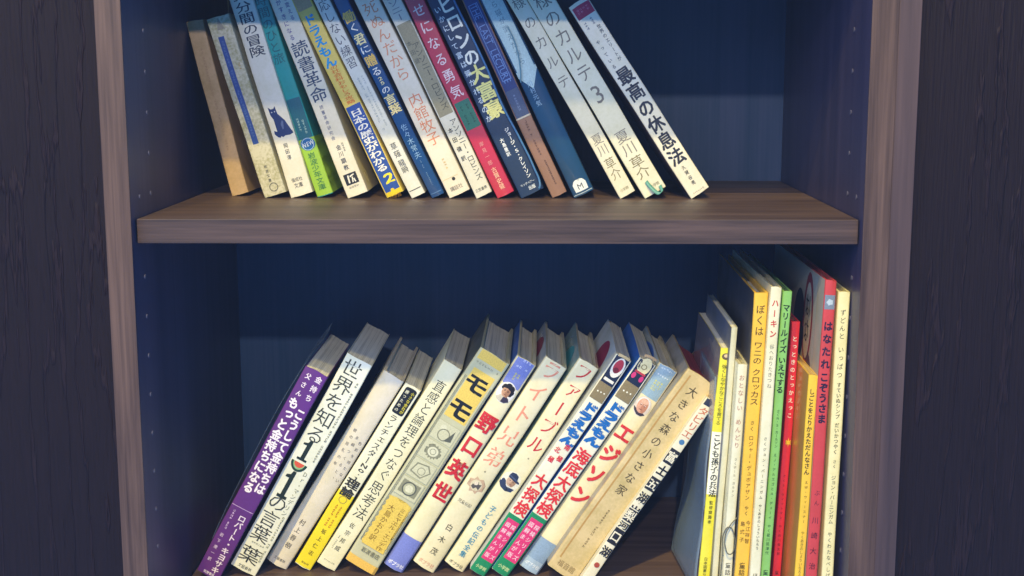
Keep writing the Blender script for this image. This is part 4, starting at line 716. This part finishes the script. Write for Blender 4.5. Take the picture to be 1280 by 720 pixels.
  {'key': 'l14', 'x': 0.0688, 'Y': 0.089, 'z': -0.3115, 'th': 33.04, 't': 0.0092, 'h': 0.1857, 'els': [('B', 186.5, 179.4, '283048', -0.4, 0.4, 'dark_square'), ('T', 'タビリエ', 177.8, 147.6, 0, 0.7, 'C86848', 1, 'series_lettering'), ('X', 'dot', 143.6, 0, 0.5, '4878A8'), ('B', 135.7, 122.0, '22222A', -0.46, 0.46, 'black_square'), ('B', 107.5, 95.4, '22222A', -0.46, 0.46, 'black_square'), ('B', 75.1, 63.7, '22222A', -0.46, 0.46, 'black_square'), ('B', 55.5, 40.7, '22222A', -0.46, 0.46, 'black_square'), ('T', '富', 134.8, 122.8, 0, 0.85, 'E8E0C8', 2, 'title_lettering'), ('T', '士', 121.2, 109.1, 0, 0.85, '22222A', 3, 'title_lettering'), ('T', '五', 106.7, 96.2, 0, 0.85, 'E8E0C8', 2, 'title_lettering'), ('T', '湖', 94.6, 80.8, 0, 0.85, '22222A', 2, 'title_lettering'), ('T', '山', 88.1, 75.9, 0, 0.1, '22222A', 2, 'title_lettering'), ('T', '山', 79.2, 75.9, 0, 0.85, '22222A', 3, 'title_lettering'), ('T', '梨', 74.3, 64.5, 0, 0.85, 'E8E0C8', 2, 'title_lettering'), ('T', '河', 62.9, 56.3, 0, 0.85, '22222A', 2, 'title_lettering'), ('T', '口', 54.7, 41.5, 0, 0.85, 'E8E0C8', 2, 'title_lettering'), ('T', '湖', 39.9, 25.9, 0, 0.85, '22222A', 2, 'title_lettering'), ('X', 'dot', 19.3, 0, 0.5, 'A84838')], 'd': 0.09, 'cover': 'E8E0C8', 'cat': 'guidebook', 'lab': 'thin travel guide striped in black and cream leaning under the tan hardback'},
  {'key': 'p01', 'x': 0.1626, 'Y': 0.06, 'z': -0.3137, 'th': 3.96, 't': 0.0092, 'h': 0.2076, 'els': [('X', 'plainpic', 200.6, 0, (9, 0.7), 'pic_b'), ('T', '強くしなやかなこころを育てる', 194.3, 145.4, -0.05, 0.34, '5A5A18', 1, 'subtitle_lettering'), ('X', 'whitepatch', 114.2, 0, (540, 625)), ('T', 'こども孫子の兵法', 138.3, 86.5, 0, 0.55, '2A2A20', 2, 'title_lettering'), ('T', '監修齋藤孝', 83.9, 64.0, -0.02, 0.26, '4A4A18', 1, 'author_lettering'), ('T', '日本図書センター', 36.6, 11.1, 0, 0.26, '5A5A20', 0, 'publisher_lettering')], 'd': 0.15, 'cover': 'F0E438', 'hard': 0, 'cat': 'book', 'left': '8E8288', 'film': 1, 'lab': 'bright yellow spined book with a white title patch, leftmost of the upright books'},
  {'key': 'p02', 'x': 0.1695, 'Y': 0.05, 'z': -0.3139, 'th': 3.01, 't': 0.0046, 'h': 0.2256, 'els': [], 'd': 0.15, 'cover': 'D8D2B4', 'hard': 0, 'cat': 'picture book', 'left': '6E7080', 'lab': 'very thin cream book without lettering beside the bright yellow one'},
  {'key': 'p03', 'x': 0.1769, 'Y': 0.035, 'z': -0.3138, 'th': 2.67, 't': 0.0075, 'h': 0.2, 'els': [('T', 'おとなしい', 192.3, 162.9, -0.02, 0.5, 'B8806C', 1, 'title_lettering'), ('T', 'めんどり', 157.9, 133.2, -0.04, 0.5, 'B8806C', 1, 'title_lettering'), ('T', 'さくポール・ガルドン', 126.8, 94.9, -0.02, 0.22, '7E765E', 0, 'author_lettering'), ('T', '童話館出版', 42.4, 14.8, 0, 0.5, '5A5848', 1, 'publisher_lettering')], 'd': 0.2, 'cover': 'EEE6C6', 'hard': 1, 'cat': 'picture book', 'lab': 'low cream picture book with faded pinkish title beside the tall orange yellow one'},
  {'key': 'p04', 'x': 0.1862, 'Y': 0.026, 'z': -0.3138, 'th': 2.39, 't': 0.0104, 'h': 0.2568, 'els': [('T', 'ぼくは', 248.2, 223.2, 0, 0.55, '5A4018', 1, 'title_lettering'), ('T', 'ワニの', 219.6, 201.8, 0, 0.55, '5A4018', 1, 'title_lettering'), ('T', 'クロッカス', 198.7, 170.3, 0, 0.55, '5A4018', 1, 'title_lettering'), ('T', 'さく', 159.0, 149.7, 0, 0.24, '6A4A10', 0, 'author_lettering'), ('T', 'ロジャー・デュボアザン', 147.2, 95.4, 0, 0.28, '6E400C', 0, 'author_lettering'), ('T', 'やく', 91.5, 83.2, 0, 0.24, '6A4A10', 0, 'author_lettering'), ('T', '今江祥智', 80.0, 60.8, 0.2, 0.28, '6E400C', 0, 'author_lettering'), ('T', '島式子', 80.0, 60.8, -0.2, 0.28, '6E400C', 0, 'author_lettering'), ('T', '童話館出版', 45.9, 18.6, 0, 0.36, '5A4010', 1, 'publisher_lettering')], 'd': 0.2, 'cover': 'F2BE3A', 'hard': 1, 'cat': 'picture book', 'left': '3A3840', 'lab': 'tall orange yellow picture book with brown title characters'},  # left cover coloured near black to carry the shade on it
  {'key': 'p05', 'x': 0.1964, 'Y': 0.022, 'z': -0.3138, 'th': 2.36, 't': 0.0082, 'h': 0.2615, 'els': [('T', 'ハーキン', 253.1, 222.3, 0, 0.55, 'C83C38', 2, 'title_lettering'), ('T', '谷へおりたきつね', 218.6, 184.3, 0, 0.34, '7A7460', 0, 'subtitle_lettering'), ('T', 'さくジョン・バーニンガム', 147.7, 97.4, 0, 0.24, '565038', 0, 'author_lettering'), ('T', 'やくあきのしょういちろう', 94.2, 57.2, 0, 0.24, '565038', 0, 'author_lettering'), ('T', 'ほるぷ出版', 39.1, 17.1, 0, 0.36, '4A4838', 1, 'publisher_lettering')], 'd': 0.2, 'cover': 'EFE4BE', 'hard': 1, 'cat': 'picture book', 'lab': 'tall cream picture book with red title between the orange yellow and green ones'},
  {'key': 'p06', 'x': 0.2052, 'Y': 0.028, 'z': -0.3138, 'th': 2.5, 't': 0.0071, 'h': 0.2573, 'els': [('T', 'マリールイズ', 247.9, 210.0, 0, 0.66, '16281C', 2, 'title_lettering'), ('T', 'いえでする', 207.6, 179.1, 0, 0.66, '16281C', 2, 'title_lettering'), ('T', 'さくＮ・Ｓ・カールソン', 166.7, 136.6, 0, 0.26, '285428', 0, 'author_lettering'), ('T', 'えＪ・アルエゴとＡ・デューイ', 132.9, 79.4, 0, 0.26, '285428', 0, 'author_lettering'), ('T', 'やく星川菜津代', 76.2, 51.1, 0, 0.3, '2E5830', 0, 'author_lettering'), ('T', '童話館出版', 39.4, 14.6, 0, 0.5, '2A5030', 1, 'publisher_lettering')], 'd': 0.2, 'cover': '8CC468', 'hard': 1, 'cat': 'picture book', 'lab': 'green picture book with black title, left of the short red one'},
  {'key': 'p07', 'x': 0.2196, 'Y': 0.058, 'z': -0.3139, 'th': 2.49, 't': 0.0067, 'h': 0.2284, 'els': [('T', 'とっときのとっかえっこ', 218.0, 151.1, 0, 0.5, 'F4E0DC', 2, 'title_lettering'), ('X', 'spark', 132.4, 0.1, 0.6, 'F0C030'), ('T', 'さくＳ・ウィットマン', 107.0, 68.9, 0, 0.24, '681420', 0, 'author_lettering'), ('T', 'やく谷川俊太郎', 65.6, 39.1, 0, 0.28, '681420', 0, 'author_lettering'), ('T', '童話館出版', 27.7, 2.2, 0, 0.4, '6A1828', 1, 'publisher_lettering')], 'd': 0.2, 'cover': 'DC2E40', 'hard': 1, 'cat': 'picture book', 'lab': 'short red picture book with white title and a tiny yellow figure'},
  {'key': 'p08', 'x': 0.2291, 'Y': 0.016, 'z': -0.3139, 'th': 1.85, 't': 0.0071, 'h': 0.196, 'els': [('T', 'しごとをとりかえただんなさん', 185.8, 119.0, -0.05, 0.5, '3A3018', 2, 'title_lettering'), ('T', 'えＷ・ウィースナー', 115.3, 80.6, 0, 0.26, '5A4408', 0, 'author_lettering'), ('T', 'やくあきのしょういちろう', 74.9, 37.8, 0, 0.3, '5A4818', 0, 'author_lettering')], 'd': 0.165, 'cover': 'F6C42C', 'hard': 1, 'cat': 'picture book', 'left': 'DC9E4C', 'lab': 'low yellow picture book with ochre cover showing, right of the short red one'},
  {'key': 'p09', 'x': 0.2386, 'Y': 0.014, 'z': -0.3139, 'th': 1.43, 't': 0.0087, 'h': 0.268, 'els': [('B', 256.9, 246.2, '7A8494', -0.5, 0.5, 'grey_block'), ('X', 'star2', 251.5, 0, 0.5, 'B8C4CC'), ('T', 'はなたれ', 238.4, 200.3, 0, 0.66, '2C1838', 3, 'title_lettering'), ('T', 'こぞうさま', 199.1, 159.3, 0, 0.66, '2C1838', 3, 'title_lettering'), ('T', 'ぶん', 109.7, 94.0, 0, 0.36, '5A2838', 0, 'author_lettering'), ('T', '川崎大治', 90.2, 41.9, -0.02, 0.5, '3C1C30', 0, 'author_lettering')], 'd': 0.21, 'cover': 'CC4444', 'hard': 1, 'cat': 'picture book', 'left': 'B8A898', 'lart': 1, 'lab': 'tallest red picture book with dark title and a grey emblem near its head'},
  {'key': 'p10', 'x': 0.2515, 'Y': 0.018, 'z': -0.3139, 'th': 1.09, 't': 0.0091, 'h': 0.2584, 'els': [('T', 'ずどんと', 246.0, 222.5, 0, 0.42, '3E3C30', 0, 'title_lettering'), ('T', 'いっぱつ', 218.3, 192.7, 0, 0.42, '3E3C30', 0, 'title_lettering'), ('T', 'すていぬシンプ', 190.3, 162.0, 0, 0.3, '3E3C30', 1, 'subtitle_lettering'), ('T', 'だいかつやく', 159.5, 134.7, 0, 0.3, '3E3C30', 1, 'subtitle_lettering'), ('T', 'さく', 131.0, 123.5, 0, 0.22, '5A5848', 0, 'author_lettering'), ('T', 'ジョン・バーニンガム', 118.4, 80.0, 0, 0.32, '5A5848', 0, 'author_lettering'), ('T', 'やくわたなべしげお', 74.3, 32.0, 0, 0.3, '5A5848', 0, 'author_lettering')], 'd': 0.2, 'cover': 'F0E6B4', 'hard': 1, 'cat': 'picture book', 'lab': 'tall cream picture book with thin black title, rightmost on the shelf'},
]

MADE = {}
for d in BOOKS: MADE[d['key']] = Book(d)

# ------------------------------------------------------------------ ribbons and cords
def tube(name, pts, r, m, parent=None, flat=1.0):
    c = bpy.data.curves.new(name, 'CURVE'); c.dimensions = '3D'; c.bevel_depth = r; c.bevel_resolution = 2; c.resolution_u = 8
    sp = c.splines.new('BEZIER'); sp.bezier_points.add(len(pts) - 1)
    for p, q in zip(sp.bezier_points, pts): p.co = q; p.handle_left_type = p.handle_right_type = 'AUTO'
    o = bpy.data.objects.new(name, c); COL.objects.link(o); bpy.context.view_layer.update()
    me = bpy.data.meshes.new_from_object(o); bpy.data.objects.remove(o)
    for p in me.polygons: p.use_smooth = True
    me.materials.clear()
    return link(name, me, m, parent)
def ribbon(name, pts, wv, m, parent):
    """flat strip along pts (book space), width vector wv"""
    vs, fs = [], []; n = len(pts)
    P = []
    for i in range(n - 1):
        for k in range(4):
            f = k / 4; p0 = Vector(pts[max(0, i - 1)]); p1 = Vector(pts[i]); p2 = Vector(pts[i + 1]); p3 = Vector(pts[min(n - 1, i + 2)])
            P.append(.5 * ((2 * p1) + (-p0 + p2) * f + (2 * p0 - 5 * p1 + 4 * p2 - p3) * f * f + (-p0 + 3 * p1 - 3 * p2 + p3) * f ** 3))
    P.append(Vector(pts[-1])); wv = Vector(wv)
    for p in P: vs += [p - wv / 2, p + wv / 2]
    for i in range(len(P) - 1): fs.append((2 * i, 2 * i + 1, 2 * i + 3, 2 * i + 2))
    me = bpy.data.meshes.new(name); me.from_pydata([tuple(v) for v in vs], [], fs)
    for p in me.polygons: p.use_smooth = True
    o = link(name, me, m, parent); md = o.modifiers.new('thickness', 'SOLIDIFY'); md.thickness = .0003
    return o
B_ = MADE['u16']; t = B_.t
ribbon('ribbon_marker', [(-.002, -.0008, .012), (-.001, -.0035, .006), (.0015, -.006, -.0008), (.005, -.005, -.0012), (.0062, -.0012, .003), (.005, .003, .003)], (.0028, .001, .0008), ink('5E9C94', .4), B_.root)
B_ = MADE['u12']; t = B_.t
tube('ribbon_marker', [(t * .46, -.001, .17), (t * .50, -.002, .11), (t * .43, -.003, .075), (t * .5, -.003, .045), (t * .52, -.004, .020), (t * .44, -.006, .004), (t * .34, -.008, .0018)], .0009, ink('4A78A8', .35), B_.root)
B_ = MADE['u14']; t = B_.t
tube('ribbon_marker', [(t * .12, -.001, .150), (t * .10, -.0022, .135), (-t * .12, -.0022, .118), (-t * .42, -.001, .105)], .0006, ink('6A94A4', .35), B_.root)
B_ = MADE['p03']; t = B_.t
tube('elastic_cord', [(t * .5, -.0012, .079), (-t * .1, -.003, .074), (-t * .55, -.0035, .066), (-t * .5, -.004, .056), (0, -.0045, .0505), (t * .42, -.004, .056), (t * .3, -.003, .066), (-t * .2, -.002, .0715), (-t * .62, -.0012, .068), (-t * .68, -.0012, .05), (-t * .72, -.001, .01)], .00045, ink('6E6A58', .35), B_.root)

# pale round edged piece standing against the foot of the trim strip
o = thing('pale_piece', 'pale rounded piece standing at the foot of the right hand trim strip', 'disc', (.268, -.026, -.4195))
bm = bmesh.new(); bmesh.ops.create_cone(bm, cap_ends=True, segments=48, radius1=.0195, radius2=.0195, depth=.004, matrix=Matrix.Translation((0, 0, .1125)) @ Matrix.Rotation(math.pi / 2, 4, 'X'))
bmesh.ops.bevel(bm, geom=[e for e in bm.edges if e.calc_face_angle(0) > 1], offset=.0008, segments=2, affect='EDGES')
me = bpy.data.meshes.new('disc_face'); bm.to_mesh(me); bm.free(); link('disc_face', me, paper('6A6258'), o)
box('disc_stem', (-.004, -.002, 0), (.004, .002, .095), paper('6A6258'), o)

# blue volume added to imitate the milky veil of lens flare
hz = box('added_haze', (-1.3, -1.25, -.55), (1.3, .45, .75), [], None, 0)
hz['kind'] = 'stuff'
m = bpy.data.materials.new('veil_volume'); m.use_nodes = True; nt = m.node_tree
nt.nodes.remove(nt.nodes['Principled BSDF'])
pv = nt.nodes.new('ShaderNodeVolumePrincipled'); pv.inputs['Color'].default_value = (.46, .60, .95, 1); pv.inputs['Density'].default_value = .023
nt.links.new(pv.outputs[0], nt.nodes['Material Output'].inputs['Volume'])
hz.data.materials.append(m)
